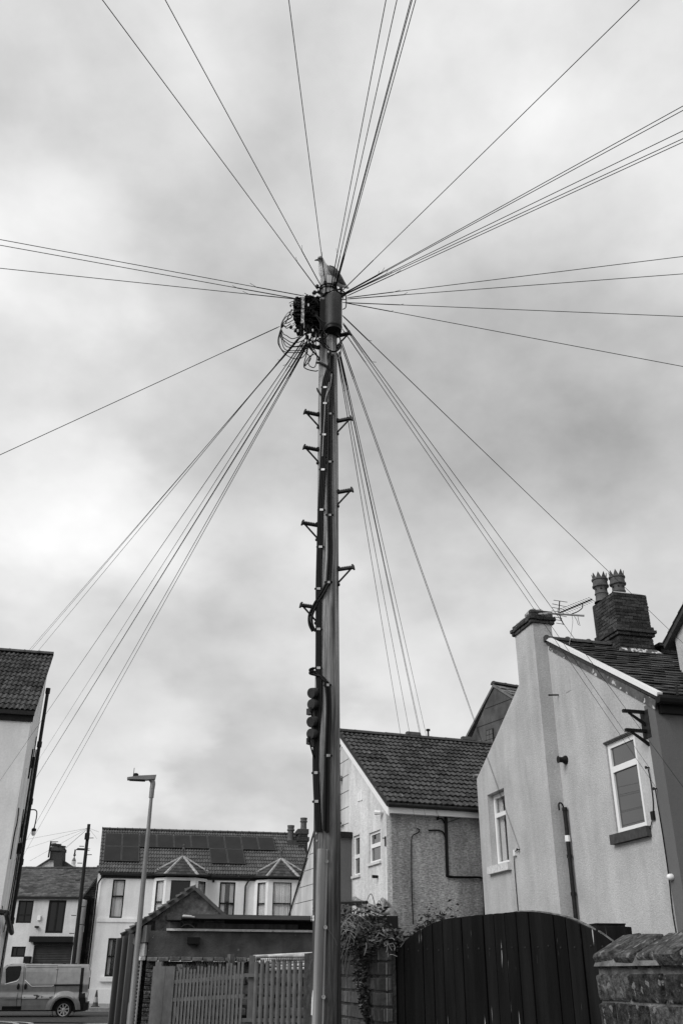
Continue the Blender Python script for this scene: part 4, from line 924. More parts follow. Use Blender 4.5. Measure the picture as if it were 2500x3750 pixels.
# dark gable beyond, between the middle and right houses
DG = Fr(onY(F6(210, 900), 31), -62)
hd = lambda x, y: DG.hit(F6(x, y))
t = thing('dark_gable_house', 'dark weathered gable showing between the middle and right houses', 'house', DG.o)
apx = hd(212, 903); lf = hd(20, 1345); rt_ = (apx[0] + .9, apx[1] - .4)
m = MB(); m.wall(DG, [(lf[0] - 1.2, 0), (apx[0] + 2.0, 0), (apx[0] + 2.0, apx[1] - 1.3), apx, (lf[0] - 1.2, lf[1] - 1.2 * (apx[1] - lf[1]) / (apx[0] - lf[0]))], [], .3)
wo_ = m.build('gable_wall', Mx['dgable'], t)
m = MB(); zz = lf[1]
while zz < apx[1] - .3: m.box(DG, lf[0] + (zz - lf[1]) * (apx[0] - lf[0]) / (apx[1] - lf[1]) + .1, apx[0] + 1.2 - (apx[1] - zz) * .1, .0, .006, zz, zz + .025); zz += .55
m.build('scored_joint', Mx['iron'], wo_, kind='stuff')
q = hd(187, 1290); m = MB(); m.box(DG, q[0] - .2, q[0] + .2, 0, .03, q[1] - .35, q[1] + .35); wi = m.build('window', Mx['iron'], t)
for i in range(2):
    for j in range(4): MB().box(DG, q[0] - .17 + i * .18, q[0] - .01 + i * .18, .031, .04, q[1] - .32 + j * .165, q[1] - .175 + j * .165).build('pane', Mx['glassm'], wi)
g0 = DG.p(apx[0], .05, apx[1] + .05); bx = -DG.n * 7; dn = DG.u * 2.6 - Z * 1.75; dl = DG.u * (lf[0] - 1.2 - apx[0]) + Z * (-(apx[1] - lf[1]) * 1.35)
m = MB()
m.hexa([g0 - Z * .1, g0 + dn - Z * .1, g0 + dn + bx - Z * .1, g0 + bx - Z * .1, g0, g0 + dn, g0 + dn + bx, g0 + bx]); m.hexa([g0 - Z * .1, g0 + dl - Z * .1, g0 + dl + bx - Z * .1, g0 + bx - Z * .1, g0, g0 + dl, g0 + dl + bx, g0 + bx])
ro = m.build('roof', Mx['slate2'], t)
sv_ = -dn.normalized(); SLd = [tile_mesh('slate', .40, .40, FLAT, .035, .025, Mx['slate2']) for _ in range(2)]
tile_field(ro, 'slate', g0 + dn + bx, DG.n, sv_, 7.0, dn.length, .42, .33, SLd, stagger=True) if DG.n.cross(sv_).z > 0 else tile_field(ro, 'slate', g0 + dn, -DG.n, sv_, 7.0, dn.length, .42, .33, SLd, stagger=True)
ridge_tiles(ro, g0, g0 + bx, 14, .13)

# ------------------------------------------------------------------ yard building with the dark rendered front
GF = Fr(onY(a6(490, 900), 20), 9); gz = lambda q: GF.hit(q)[1]; ga = lambda q: GF.hit(q)[0]
t = thing('yard_building', 'low dark rendered outbuilding with a small slate gable behind the railings', 'outbuilding', GF.o)
aR = ga(PP(884, 2110)); zc1, zc0 = gz(D4(900, 792)), gz(D4(900, 803)); zl1, zl0 = gz(D4(600, 966)), gz(D4(600, 994))
m = MB(); m.wall(GF, [(0, zl1 - .05), (aR, zl1 - .05), (aR, zc0), (0, zc0)], [], .25); m.build('rendered_wall', Mx['dark'], t)
m = MB(); m.box(GF, ga(a6(722, 480)), aR, -.27, .06, zc0, zc1 + .01); m.build('white_coping', Mx['sillw'], t)
nb_ = 22
cmesh = [cham_box('coping_block', aR / nb_ - .012, .34, zl1 - zl0, .012, Mx['ledge'], .004) for _ in range(3)]
lo = MB(); lo.box(GF, 0, aR, -.24, -.02, 0, zl0 - .002); lw = lo.build('brick_wall', Mx['mortard'], t)
for i in range(nb_): piece('ledge_block', random.choice(cmesh), t, basis(GF.u, -GF.n, Z, GF.p((i + .5) * aR / nb_, -.06, (zl0 + zl1) / 2 + random.uniform(-.008, .008))))
gb = [cham_box('brick', .215, .10, .065, .007, Mx['brickw'], .004) for _ in range(3)]
bricks(lw, GF, .0, 1.0, .3, zl0 - .03, -.05, .215, .065, gb, .01)
# side wall that runs back from the corner, with shutter and board
SW = Fr(GF.p(0, 0, 0), -62)
sa0 = SW.hit(a6(300, 900))[0]
m = MB(); m.box(SW, sa0, -.30, -.24, -.03, 0, zc0 + .2); m.build('side_wall', Mx['mortard'], t)
gb2 = [cham_box('brick', .215, .10, .065, .007, Mx['brick'], .004) for _ in range(2)]
m = MB(); N_ = 24; zs0, zs1 = .2, SW.hit(a6(430, 838))[1]; h0, h1 = SW.hit(a6(372, 1100))[0], SW.hit(a6(462, 900))[0]
for i in range(N_):
    z0 = zs0 + (zs1 - zs0) * i / N_; z1 = zs0 + (zs1 - zs0) * (i + 1) / N_; zm = (z0 + z1) / 2
    for za, zb, ba, bb in ((z0, zm, .02, .075), (zm, z1, .075, .02)): m.poly([SW.p(max(sa0 + .1, h0 - 1.5), ba, za), SW.p(h1, ba, za), SW.p(h1, bb, zb), SW.p(max(sa0 + .1, h0 - 1.5), bb, zb)])
m.build('roller_shutter', Mx['corr'], t)
m = MB(); m.tube([SW.p(h1 + .015, .06, .2), SW.p(h1 + .02, .06, zs1)], .02, 5); m.build('shutter_guide', Mx['clip'], t)
m = MB(); m.box(SW, max(sa0, h0 - 1.5), h1 + .06, 0, .10, zs1, zs1 + .07); m.build('shutter_lintel', Mx['sillw'], t)
m = MB(); m.box(SW, SW.hit(a6(384, 700))[0] - .2, SW.hit(a6(482, 700))[0], -.03, .02, zs1 + .08, SW.hit(a6(430, 643))[1]); m.build('grey_board', mat('grey_board', .36, var=.15, sc=8), t)
m = MB(); m.box(SW, sa0, -.02, -.03, .05, SW.hit(a6(430, 636))[1], zc0 + .1); m.build('timber_lintel', Mx['tarry'], t)
q = SW.hit(a6(338, 585), .1); m = MB(); m.lathe(SW.p(q[0], .02, q[1]), [(.11, 0), (.11, .05), (.07, .10), (.01, .115)], 14, SW.n); m.build('bulkhead_light', Mx['upvc'], t, True)
bricks(t, SW, sa0, sa0 + .5, .6, zc0, -.03, .215, .065, gb2, .01)
# slate gable
gp = [GF.hit(a6(*q), -.35) for q in ((430, 524), (720, 262), (1040, 6), (1092, 8), (1390, 318), (1390, 500), (720, 490))]
m = MB(); m.prism(GF, gp, -.35, -.6); m.build('gable_wall', Mx['dgrey'], t)
m = MB(); l0, l1 = GF.hit(a6(205, 572), -.35), GF.hit(a6(1045, 2), -.35); e0, e1 = GF.p(l0[0], -.2, l0[1]), GF.p(l1[0], -.2, l1[1]); bk_ = -GF.n * 5
m.hexa([e0 - Z * .06, e1 - Z * .06, e1 - Z * .06 + bk_, e0 - Z * .06 + bk_, e0 + Z * .03, e1 + Z * .03, e1 + Z * .03 + bk_, e0 + Z * .03 + bk_])
r1 = GF.hit(a6(1400, 318), -.35); e3 = GF.p(r1[0], -.3, r1[1])
m.hexa([e1 - Z * .06, e3 - Z * .06, e3 - Z * .06 + bk_, e1 - Z * .06 + bk_, e1 + Z * .02, e3 + Z * .02, e3 + Z * .02 + bk_, e1 + Z * .02 + bk_]); ro = m.build('roof', Mx['slate2'], t)
su = (e1 - e0).normalized(); nn = su.cross(-GF.n).normalized(); nn = nn if nn.z > 0 else -nn; sl_ = (e1 - e0).length
for i in range(16):
    for j in range(9):
        p = e0 + su * (sl_ * i / 16) - GF.n * (j * .42 + (.21 if i % 2 else 0) - .1) + Z * .03
        mm = MB(); q_ = p + su * (sl_ / 16 * 1.3); d = -GF.n * .40; h = nn * (.05 + random.uniform(-.01, .02))
        mm.add([p + h, p + h + d, q_ + d + nn * .012, q_ + nn * .012, p + nn * .002, p + d + nn * .002, q_ + nn * .0, q_ + d], [(0, 1, 2, 3), (0, 4, 5, 1), (0, 3, 6, 4), (1, 5, 7, 2)]); mm.build('slate', Mx['slate2'], ro)
# flat roof edge with the dark recess under it
zf1, zf0 = gz(D4(900, 701)), gz(D4(900, 728)); fa = ga(D4(640, 705))
m = MB(); m.box(GF, fa, aR + .12, -1.8, .32, zf0, zf1); m.build('flat_roof', mat('bitumen_edge', .085, var=.25, sc=4, stretch=(.3, .3, 3), bump=.3), t)
m = MB(); m.box(GF, ga(D4(545, 720)), fa - .01, -.3, .30, zf0 - .03, zf1 + .02); m.build('corbel_block', Mx['dark'], t)
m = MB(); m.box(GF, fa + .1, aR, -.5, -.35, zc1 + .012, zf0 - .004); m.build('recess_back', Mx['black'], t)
m = MB(); m.box(GF, ga(D4(735, 770)), ga(D4(1385, 770)), -.34, -.2, zc1 + .03, gz(D4(900, 750))); m.box(GF, ga(D4(548, 760)), ga(D4(632, 760)), -.34, -.05, zc1 + .02, zf0 - .05); m.build('timber_plate', Mx['tarry'], t)
m = MB()
for q in ((640, 712, 718, 718), (645, 708, 700, 712)): m.tube([GF.p(ga(D4(q[0], q[1])), .34, gz(D4(q[0], q[1]))), GF.p(ga(D4(q[2], q[3])), .34, gz(D4(q[2], q[3])))], .018, 5)
m.build('loose_lath', Mx['timber'], t)
m = MB(); m.tube(smooth_path([GF.p(ga(D4(x, y)), -.1, gz(D4(x, y))) for x, y in ((632, 775), (660, 757), (690, 758), (720, 778))]), .012, 4); m.tube(smooth_path([GF.p(ga(D4(x, y)), -.1, gz(D4(x, y))) for x, y in ((640, 735), (655, 757), (662, 770))]), .01, 4); m.build('dead_stem', Mx['straw'], t)
m = MB(); x0, z0 = GF.hit(D4(672, 862)); x1 = ga(D4(752, 862)); m.box(GF, x0, x1, 0, .14, z0 - .06, z0 + .06); m.box(GF, x0 + .2, x1 - .05, 0, .10, z0 - .14, z0 - .06); m.build('iron_bracket', Mx['black'], t)
m = MB(); m.box(GF, aR - .5, aR + .2, .33, .36, zf0 - .14, zf0 + .1); m.build('gutter_end', Mx['black'], t)

# ------------------------------------------------------------------ rubble wall and timber stack behind the railings
RW = Fr(onY(PP(405, 2300), 18.95), 3); 
t = thing('rubble_wall', 'low rough rubble wall just behind the steel railings', 'wall', RW.o)
ra = RW.hit(PP(745, 2300))[0]; rz = RW.hit(PP(600, 2232))[1]
m = MB(); m.box(RW, 0, ra, -.3, -.05, 0, rz - .04); m.build('mortar_core', Mx['rubble'], t)
st = [cham_box('stone', .30, .16, .17, .035, Mx['rubble'], .02) for _ in range(5)]
r = 0; z = .3
while z < rz - .1:
    a = -.15 * (r % 2)
    while a < ra:
        k = random.uniform(.75, 1.3); L_ = .30 * k
        x0, x1 = max(a, 0), min(a + L_, ra)
        if x1 - x0 > .08: piece('stone', random.choice(st), t, basis(RW.u * ((x1 - x0) / .30 * .96), -RW.n, Z * random.uniform(.94, 1.1), RW.p((x0 + x1) / 2, -.06 + random.uniform(-.02, .02), z + .085)))
        a += L_
    z += .18; r += 1
for i in range(15):
    x0 = RW.hit(PP(575 + random.uniform(0, 70), 2225))[0]; x1 = x0 + random.uniform(1.0, 1.6)
    zz = rz + .03 + (i % 5) * .055 + random.uniform(0, .02); b = -.25 + (i // 5) * .09; tl = random.uniform(-.02, .09)
    m = MB(); m.tube([RW.p(x0, b, zz), RW.p(x1, b + random.uniform(-.05, .05), zz + tl)], .024, 6)
    tag(m.build('timber_pole', Mx['timber'], smooth=True), 'pale thin pole in the heap lying on the rubble wall', 'pole', 'pale poles heaped on the rubble wall')

# ------------------------------------------------------------------ steel palisade fence and gate
def pale(parent, fr, a, z0, z1, w=.062):
    m = MB(); d = .018
    for a0, a1_, b0, b1_ in ((-.5, -.18, .0, .012), (-.18, .18, .012, .03), (.18, .5, .012, .0)):
        P = [fr.p(a + a0 * w, b0, z0), fr.p(a + a1_ * w, b1_ if a0 > -.2 and a0 < 0 else b1_, z0), fr.p(a + a1_ * w, b1_, z1 - .09), fr.p(a + a0 * w, b0 if a0 != -.18 else .012, z1 - .09)]
        if a0 == -.18: P = [fr.p(a - .18 * w, .014, z0), fr.p(a + .18 * w, .014, z0), fr.p(a + .18 * w, .014, z1 - .09), fr.p(a - .18 * w, .014, z1 - .09)]
        m.poly(P); m.poly([p - fr.n * .004 for p in P][::-1])
        top = [P[3], P[2], fr.p(a + (a0 + a1_) * .9 * w, .014 + (.07 if a0 == -.18 else .05), z1)]
        m.poly(top); m.poly([p - fr.n * .003 for p in top][::-1])
    return m.build('pale', Mx['galvp'], parent)
PRo = onY(PP(564, 2250), 17.5); PR = Fr(PRo, 2); PL = Fr(PRo, -46)
t = thing('palisade_fence', 'grey steel palisade fence panel facing the lane beside the pole', 'fence', PR.o, None)
hz = PR.hit(D4(1200, 960))[1]; a = PR.hit(D4(1116, 1000))[0]; b = PR.hit(D4(1455, 1000))[0]; pit = (b - a) / 9.7
for i in range(13): pale(t, PR, a + i * pit, .12, hz + random.uniform(-.01, .012), .07)
for q in (1083, 1370):
    zz = PR.hit(D4(1200, q))[1]; m = MB(); m.box(PR, -.03, a + 12.5 * pit, -.05, -.006, zz - .028, zz + .028); m.build('rail', Mx['galvp'], t)
m = MB(); x0, x1 = PR.hit(D4(1066, 1000))[0], PR.hit(D4(1102, 1000))[0]; m.box(PR, x0, x1, -.12, -.055, 0, PR.hit(D4(1085, 956))[1]); m.build('post', Mx['galvp'], t)
t = thing('palisade_gate', 'grey steel palisade gate standing at an angle left of the fence panel', 'gate', PL.o)
aL = PL.hit(D4(612, 1050))[0]
for i in range(19):
    a = aL + (-.10 - aL) * i / 18; zt = PL.hit(D4(612 + (1050 - 612) * i / 18, 1012 - 45 * i / 18))[1]
    pale(t, PL, a, .12, zt + random.uniform(-.03, .03), .066)
m = MB()
for ya, yb in ((1125, 1090), (1240, 1215)):
    za, zb = PL.hit(D4(600, ya))[1], PL.hit(D4(1060, yb))[1]
    m.hexa([PL.p(aL - .1, -.045, za - .03), PL.p(-.04, -.045, zb - .03), PL.p(-.04, -.006, zb - .03), PL.p(aL - .1, -.006, za - .03), PL.p(aL - .1, -.045, za + .03), PL.p(-.04, -.045, zb + .03), PL.p(-.04, -.006, zb + .03), PL.p(aL - .1, -.006, za + .03)])
m.build('rail', Mx['galvp'], t)
zt = PL.hit(D4(920, 948))[1]; m = MB(); a = PL.hit(D4(922, 1000))[0]; m.box(PL, a - .04, a + .04, -.14, -.05, 0, zt); m.build('post', Mx['galvp'], t)
x0, x1, x2 = PL.hit(a6(545, 1200))[0], PL.hit(a6(690, 1200))[0], PL.hit(a6(800, 1200))[0]; zt = PL.hit(a6(690, 905))[1]
t = thing('steel_gate_post', 'plain flat steel sheet and post at the left end of the palisade gate', 'gate post', PL.p(x1, 0, 0))
for p, q, b in ((x0, x1 - .006, 0), (x1 + .006, x2, .004)):
    m = MB(); m.box(PL, p, q, b - .06, b, 0, zt); m.build('sheet', Mx['galvp'], t)
m = MB(); m.box(PL, x2 + .004, PL.hit(a6(868, 1200))[0], -.09, -.03, 0, PL.hit(a6(840, 882))[1]); m.box(PL, x0 + .05, x0 + .26, -.05, -.01, zt, PL.hit(a6(610, 850))[1]); m.build('post', Mx['galvp'], t)

# corrugated screen at the lane edge
cq = onY(a6(290, 1000), 18.6); CS = Fr(cq, -14); ca = CS.hit(a6(62, 1450))[0]
zR, zL = CS.hit(a6(290, 530))[1], CS.hit(a6(150, 590))[1]
m = MB(); n_ = 40; pts = []
for i in range(n_ + 1):
    f = i / n_; b = .06 * math.sin(f * 2 * math.pi * 2.6)
    pts.append((ca * (1 - f), b, zL + (zR - zL) * f))
for (p, q) in zip(pts, pts[1:]):
    m.poly([CS.p(p[0], p[1], .45 if p[0] > ca + .1 else .6), CS.p(q[0], q[1], .45), CS.p(q[0], q[1], q[2]), CS.p(p[0], p[1], p[2])])
    m.poly([CS.p(p[0], p[1] - .012, .45), CS.p(p[0], p[1] - .012, p[2]), CS.p(q[0], q[1] - .012, q[2]), CS.p(q[0], q[1] - .012, .45)])
tt = thing('corrugated_screen', 'tall ribbed steel screen left of the lamp post', 'screen', CS.p(ca / 2, 0, 0))
m.build('ribbed_sheet', Mx['corr'], tt, True)
m = MB(); m.box(CS, ca + .05, -.02, -.16, -.075, 0, zL - .1); m.build('frame', Mx['tarry'], tt)

# ------------------------------------------------------------------ street lamp
lb = onY(PP(299, 2352), 17.1); lt = onY(PP(348, 1830), 17.1)
t = thing('street_lamp', 'slim grey street lamp with a flat head turned left', 'street lamp', (lb.x, lb.y, 0))
dirl = (lt - lb) / (lt.z - lb.z); at_z = lambda z: Vector((lb.x, lb.y, 0)) + dirl * (z - lb.z) + Vector((0, 0, 0)) - Vector((0, 0, 0))
P0 = lambda z: Vector((lb.x + dirl.x * (z - lb.z), lb.y, z))
lp = mat('lamp_column_paint', .21, var=.12, sc=5, rough=.4, metal=.5, spec=.5)
m = MB(); m.tube([P0(0), P0(1.1), P0(1.14), P0(3), lt], [.062, .060, .050, .043, .030], 14); m.build('column', lp, t, True)
m = MB(); m.tube([lt - Z * .02, lt + Z * .16], .044, 12); m.tube(smooth_path([lt + Z * .14, lt + Z * .26, lt + Vector((-.06, -.02, .33))], 4), .046, 10); m.build('bracket', lp, t, True)
HF = Fr((lt.x, lt.y, 0), 14); zz = lt.z + .34
m = MB(); m.prism(HF, [(.05, zz + .045), (.04, zz - .03), (-.12, zz - .05), (-.46, zz - .06), (-.47, zz - .025), (-.26, zz + .015)], -.075, .075); m.build('lamp_head', lp, t)
m = MB(); m.box(HF, -.42, -.14, -.06, .06, zz - .07, zz - .056); m.build('lens', Mx['black'], t)
m = MB(); m.lathe(HF.p(-.32, 0, zz), [(.05, 0), (.05, .05), (.03, .065)], 10); m.tube([HF.p(-.36, 0, zz), HF.p(-.36, 0, zz + .16)], .006, 5); m.build('photocell', Mx['black'], t, True)

# ------------------------------------------------------------------ van
vg = onz(a5(1228, 1470), 0); VS = .0027 * (vg - EYE).length / 42.5
VA = Fr((vg.x, vg.y, 0), 12.5)          # a = 0 at the rear bumper, negative towards the nose, b = 0 near side
vk = lambda x, y: (lambda q: (q[0], q[1]))(VA.hit(a5(x, y)))
t = thing('parked_van', 'dusty silver panel van parked across the end of the lane', 'van', VA.o)
ztop = vk(700, 705)[1]; zb_ = vk(700, 1370)[1]; wr = vk(912, 1365); wl = -3.1 + wr[0]
front = wr[0] - 3.1 - .83
prof = [(-.04, zb_ + .02), (-.02, ztop - .55), (-.05, ztop - .1), (-.14, ztop), (-3.05, ztop + .0), (-3.32, ztop - .06), (-3.75, ztop - .42), (front + .62, 1.18), (front + .18, 1.0), (front + .02, .78), (front, zb_ + .05), (front + .05, zb_)]
def arch(cx, cz, r, n=9): return [(cx + r * math.cos(math.pi * i / n), cz + r * math.sin(math.pi * i / n)) for i in range(n + 1)]
outl = prof[:]
low = [(wl - .47, zb_)] + [(a, max(z, zb_)) for a, z in arch(wl, wr[1], .46)][::-1] + [(wr[0] - .475, zb_)] + [(a, max(z, zb_)) for a, z in arch(wr[0], wr[1], .465)][::-1]
side = outl + low
# body: side shells with tumblehome
sec = [(-.05, zb_), (.0, .42), (.03, .58), (.052, .70), (.048, .73), (.012, .86), (.012, .90), (.058, 1.14), (.058, 1.19), (.0, 1.6), (-.07, ztop - .08), (-.17, ztop)]
def bz(z):
    for (b0, z0), (b1_, z1) in zip(sec, sec[1:]):
        if z <= z1: return b0 + (b1_ - b0) * max(0, (z - z0)) / (z1 - z0)
    return sec[-1][0]
bod = MB(); n_ = len(side); tri = tessellate_polygon([[Vector((a, z, 0)) for a, z in side]])
def grid_side():   # the side cut into a fine lattice so that it can bulge
    pass
for sgn, off in ((1, 0), (-1, -1.9)):
    # strips between height levels
    lv = sorted(set([zb_, .42, .55, .70, .82, .95, 1.08, 1.2, 1.4, 1.6, 1.8, ztop - .06, ztop]))
    aa = [front + i * (-.02 - front) / 110 for i in range(111)]
    import bisect
    def inside(a, z):
        c = False; j = n_ - 1
        for i in range(n_):
            (xi, zi), (xj, zj) = side[i], side[j]
            if (zi > z) != (zj > z) and a < (xj - xi) * (z - zi) / (zj - zi) + xi: c = not c
            j = i
        return c
    lv2 = [zb_ + (ztop - zb_) * i / 44 for i in range(45)]
    for a0, a1_ in zip(aa, aa[1:]):
        for z0, z1 in zip(lv2, lv2[1:]):
            if inside((a0 + a1_) / 2, (z0 + z1) / 2):
                f = lambda a, z: VA.p(a, off + sgn * bz(z), z)
                bod.poly([f(a0, z0), f(a1_, z0), f(a1_, z1), f(a0, z1)])
ring = prof
for (p, q) in zip(ring, ring[1:]): bod.poly([VA.p(p[0], bz(p[1]), p[1]), VA.p(q[0], bz(q[1]), q[1]), VA.p(q[0], -1.9 - bz(q[1]), q[1]), VA.p(p[0], -1.9 - bz(p[1]), p[1])])
bod.build('body', Mx['van'], t, True)
ub = MB(); ub.box(VA, front + .15, -.1, -1.75, -.12, zb_ - .04, zb_ + .5); ub.build('underbody', Mx['black'], t)
# panel lines, mouldings and trim stand a few millimetres off the side
def strip(pts, w, h=.008, name='panel_gap', m_='black', lift=.004):
    mb = MB(); pts = [vk(*p) for p in pts]; fine = []
    for (p, q) in zip(pts, pts[1:]):
        k = max(1, int(math.hypot(q[0] - p[0], q[1] - p[1]) / .07))
        fine += [(p[0] + (q[0] - p[0]) * i / k, p[1] + (q[1] - p[1]) * i / k) for i in range(k)]
    fine.append(pts[-1]); f = lambda a, z, e: VA.p(a, bz(z) + e, z); ns = max(1, int(w / .025))
    for (p, q) in zip(fine, fine[1:]):
        d = Vector((q[0] - p[0], q[1] - p[1])); k = Vector((-d.y, d.x)).normalized() * w / 2
        for j in range(ns):
            u0, u1 = 1 - 2 * j / ns, 1 - 2 * (j + 1) / ns
            c = [(p[0] + k.x * u0, p[1] + k.y * u0), (q[0] + k.x * u0, q[1] + k.y * u0), (q[0] + k.x * u1, q[1] + k.y * u1), (p[0] + k.x * u1, p[1] + k.y * u1)]
            mb.hexa([f(*x, lift) for x in c] + [f(*x, lift + h) for x in c])
    return mb.build(name, Mx[m_], t)
def patch(c, lift, name, m_, n_=16):
    """a panel that follows the curved side, cut from the outline c"""
    mb = MB(); zlo, zhi = min(q[1] for q in c), max(q[1] for q in c); prev = None; k_ = len(c)
    for i in range(n_ + 1):
        z = zlo + .002 + (zhi - zlo - .004) * i / n_; xs = []
        for k in range(k_):
            (ax, az), (bx_, bz_) = c[k], c[(k + 1) % k_]
            if (az - z) * (bz_ - z) <= 0 and abs(bz_ - az) > 1e-6: xs.append(ax + (bx_ - ax) * (z - az) / (bz_ - az))
        row = (VA.p(min(xs), bz(z) + lift, z), VA.p(max(xs), bz(z) + lift, z))
        if prev: mb.poly([prev[0], prev[1], row[1], row[0]])
        prev = row
    return mb.build(name, Mx[m_], t, True)
strip([(832, 725), (832, 790), (820, 900), (790, 1120), (740, 1360)], .012)
strip([(350, 712), (345, 900), (322, 1120), (300, 1365)], .014); strip([(368, 760), (364, 930)], .010)
strip([(372, 728), (832, 726)], .008); strip([(385, 752), (1165, 748)], .010)
strip([(55, 1208), (820, 1206)], .014); strip([(265, 1120), (245, 1210), (240, 1310)], .01)
strip([(780, 1010), (1180, 1006)], .05, .02, 'sliding_rail')
strip([(368, 938), (460, 1026), (752, 1024), (778, 1012)], .02, .012, 'swage_line', 'upvc'); strip([(75, 996), (250, 952), (272, 925)], .022, .012, 'waist_trim', 'upvc')
strip([(58, 1180), (248, 1182)], .16, .018, 'side_moulding', 'van'); strip([(322, 1178), (785, 1176)], .14, .018, 'scuffed_moulding', 'vanscuff')
strip([(30, 1340), (300, 1340)], .13, .012, 'sill_panel', 'black'); strip([(1152, 1190), (1192, 760)], .12, .012, 'rear_pillar', 'black')
patch([vk(*q) for q in ((1052, 1275), (1130, 1258), (1142, 1130), (1225, 1120), (1234, 1385), (1046, 1400))], .014, 'bumper_corner', 'black')
mb = MB(); mb.box(VA, -.12, .06, -1.85, .03, zb_, .52); mb.build('rear_bumper', Mx['black'], t)
f = lambda a, z, e: VA.p(a, bz(z) + e, z)
mb = MB(); mb.box(VA, -.05, .012, -.14, .02, 1.0, 1.42); mb.build('tail_light', Mx['blackp'], t)
c = [vk(*q) for q in ((85, 785), (128, 748), (305, 742), (312, 770), (290, 880), (262, 930), (90, 985))]
patch(c, .012, 'side_window', 'glassd')
strip([(85, 785), (128, 746), (305, 740)], .03, .014, 'window_seal'); strip([(122, 760), (96, 985)], .035, .014, 'window_post')
for x in (268, 372):
    mb = MB(); a0, z0 = vk(x, 1030); mb.lathe(VA.p(a0, bz(z0), z0), [(.0, .0), (.055, 0), (.055, .02), (.045, .026)], 10, VA.n)
    for i, vv in enumerate(mb.v): mb.v[i] = Vector((vv.x, vv.y, z0 + (vv.z - z0) * 2.1))
    mb.build('door_handle', Mx['black'], t, True)
mb = MB(); a0, z0 = vk(827, 780); mb.lathe(VA.p(a0, bz(z0), z0), [(.045, 0), (.045, .015), (.02, .03)], 10, VA.n); mb.build('fuel_cap', Mx['galv'], t, True)
mb = MB()
for i in range(5): mb.box(VA, -2.5 + i * .45, -2.38 + i * .45, -.32, -.25, ztop, ztop + .035)
mb.build('roof_fixing', Mx['black'], t)
# swollen rear arch
mb = MB(); prev = None
for i in range(33):
    th = math.pi * (i / 32); row = []
    for r, e in ((.43, .01), (.445, .04), (.50, .05), (.57, .035), (.68, -.004)): row.append(VA.p(wr[0] + r * math.cos(th) * 1.05, bz(min(1.2, max(zb_, wr[1] + r * math.sin(th)))) + e, max(zb_, wr[1] + r * math.sin(th))))
    if prev: 
        for j in range(4): mb.poly([prev[j], prev[j + 1], row[j + 1], row[j]])
    prev = row
mb.build('wheel_arch', Mx['van'], t, True)
mb = MB(); mb.lathe(VA.p(wr[0], -.5, wr[1]), [(.44, 0), (.44, .50)], 28, VA.n, False); mb.build('arch_liner', Mx['black'], t)
for wx in (wr[0], wl):
    for bb in (-.10, -1.62):
        R_ = wr[1] if wr[1] < .36 else .345; c = VA.p(wx, bb - .1, R_)
        m = MB(); m.lathe(c, [(.215, .0), (.30, -.01), (R_, .03), (R_, .17), (.30, .205), (.22, .19), (.2, .12)], 26, VA.n, False); ty = m.build('wheel', Mx['tyre'], t, True)
        rim = MB(); rim.lathe(c, [(.222, .17), (.222, .195), (.20, .19), (.20, .1)], 26, VA.n, False); rim.lathe(c, [(.07, .10), (.07, .165), (.03, .175)], 12, VA.n)
        x_ = VA.u
        for k in range(8):
            th = 2 * math.pi * k / 8 + .2; d = x_ * math.cos(th) + Z * math.sin(th); sdv = VA.n.cross(d)
            p, q = c + d * .05, c + d * .21
            rim.hexa([p - sdv * .028 + VA.n * .12, p + sdv * .028 + VA.n * .12, q + sdv * .026 + VA.n * .14, q - sdv * .026 + VA.n * .14, p - sdv * .022 + VA.n * .165, p + sdv * .022 + VA.n * .165, q + sdv * .018 + VA.n * .18, q - sdv * .018 + VA.n * .18])
        rim.build('rim', Mx['alloy'], ty)
m = MB(); m.box(VA, wr[0] + .42, wr[0] + .46, -.25, -.03, .16, zb_ + .15); m.build('mud_flap', Mx['black'], t)
# cone on the far pavement
cq = onz(a5(1368, 1322), .11); t = thing('traffic_cone', 'dark traffic cone on the pavement behind the van', 'traffic cone', cq)
ch = onY(a5(1372, 1080), cq.y).z - .11; ks = ch / .75
m = MB(); m.box(Fr((cq.x, cq.y, 0), 12), -.20 * ks, .20 * ks, -.2 * ks, .2 * ks, .11, .15); m.build('base', Mx['cone'], t)
m = MB(); m.lathe((cq.x, cq.y, .15), [(.15 * ks, 0), (.03 * ks, ch - .04), (.02 * ks, ch - .045)], 14); m.build('cone_body', Mx['cone'], t, True)
m = MB(); m.lathe((cq.x, cq.y, .15), [(.128 * ks, .16 * ks), (.088 * ks, .40 * ks), (.087 * ks, .40 * ks)], 14); m.build('sleeve', Mx['galv'], t, True)

# ------------------------------------------------------------------ distant telegraph pole
fq = onY(C3(683, 38), 46); fb = onY(C3(565, 1090), 46)
t = thing('telegraph_pole', 'thin distant telegraph pole with step irons beside the far shop', 'telegraph pole', (fb.x, 46, 0))
ex = lambda z: Vector((fb.x + (fq.x - fb.x) * (z - fb.z) / (fq.z - fb.z), 46, z))
m = MB(); m.tube([ex(0), ex(2), fq], [.105, .10, .075], 10); m.build('shaft', Mx['iron'], t, True)
for i in range(12):
    z = 3.2 + i * .38; p = ex(z); m = MB(); sg = 1 if i % 2 else -1; m.tube([p + Vector((sg * .1, -.05, 0)), p + Vector((sg * .32, -.1, .0))], .018, 5); m.build('step_iron', Mx['iron'], t)
m = MB(); m.box(Fr(ex(fq.z - .6), 0), -.10, .10, .02, .16, fq.z - .72, fq.z - .42); m.build('terminal_box', Mx['black'], t)
far_top = ex(fq.z - .18)

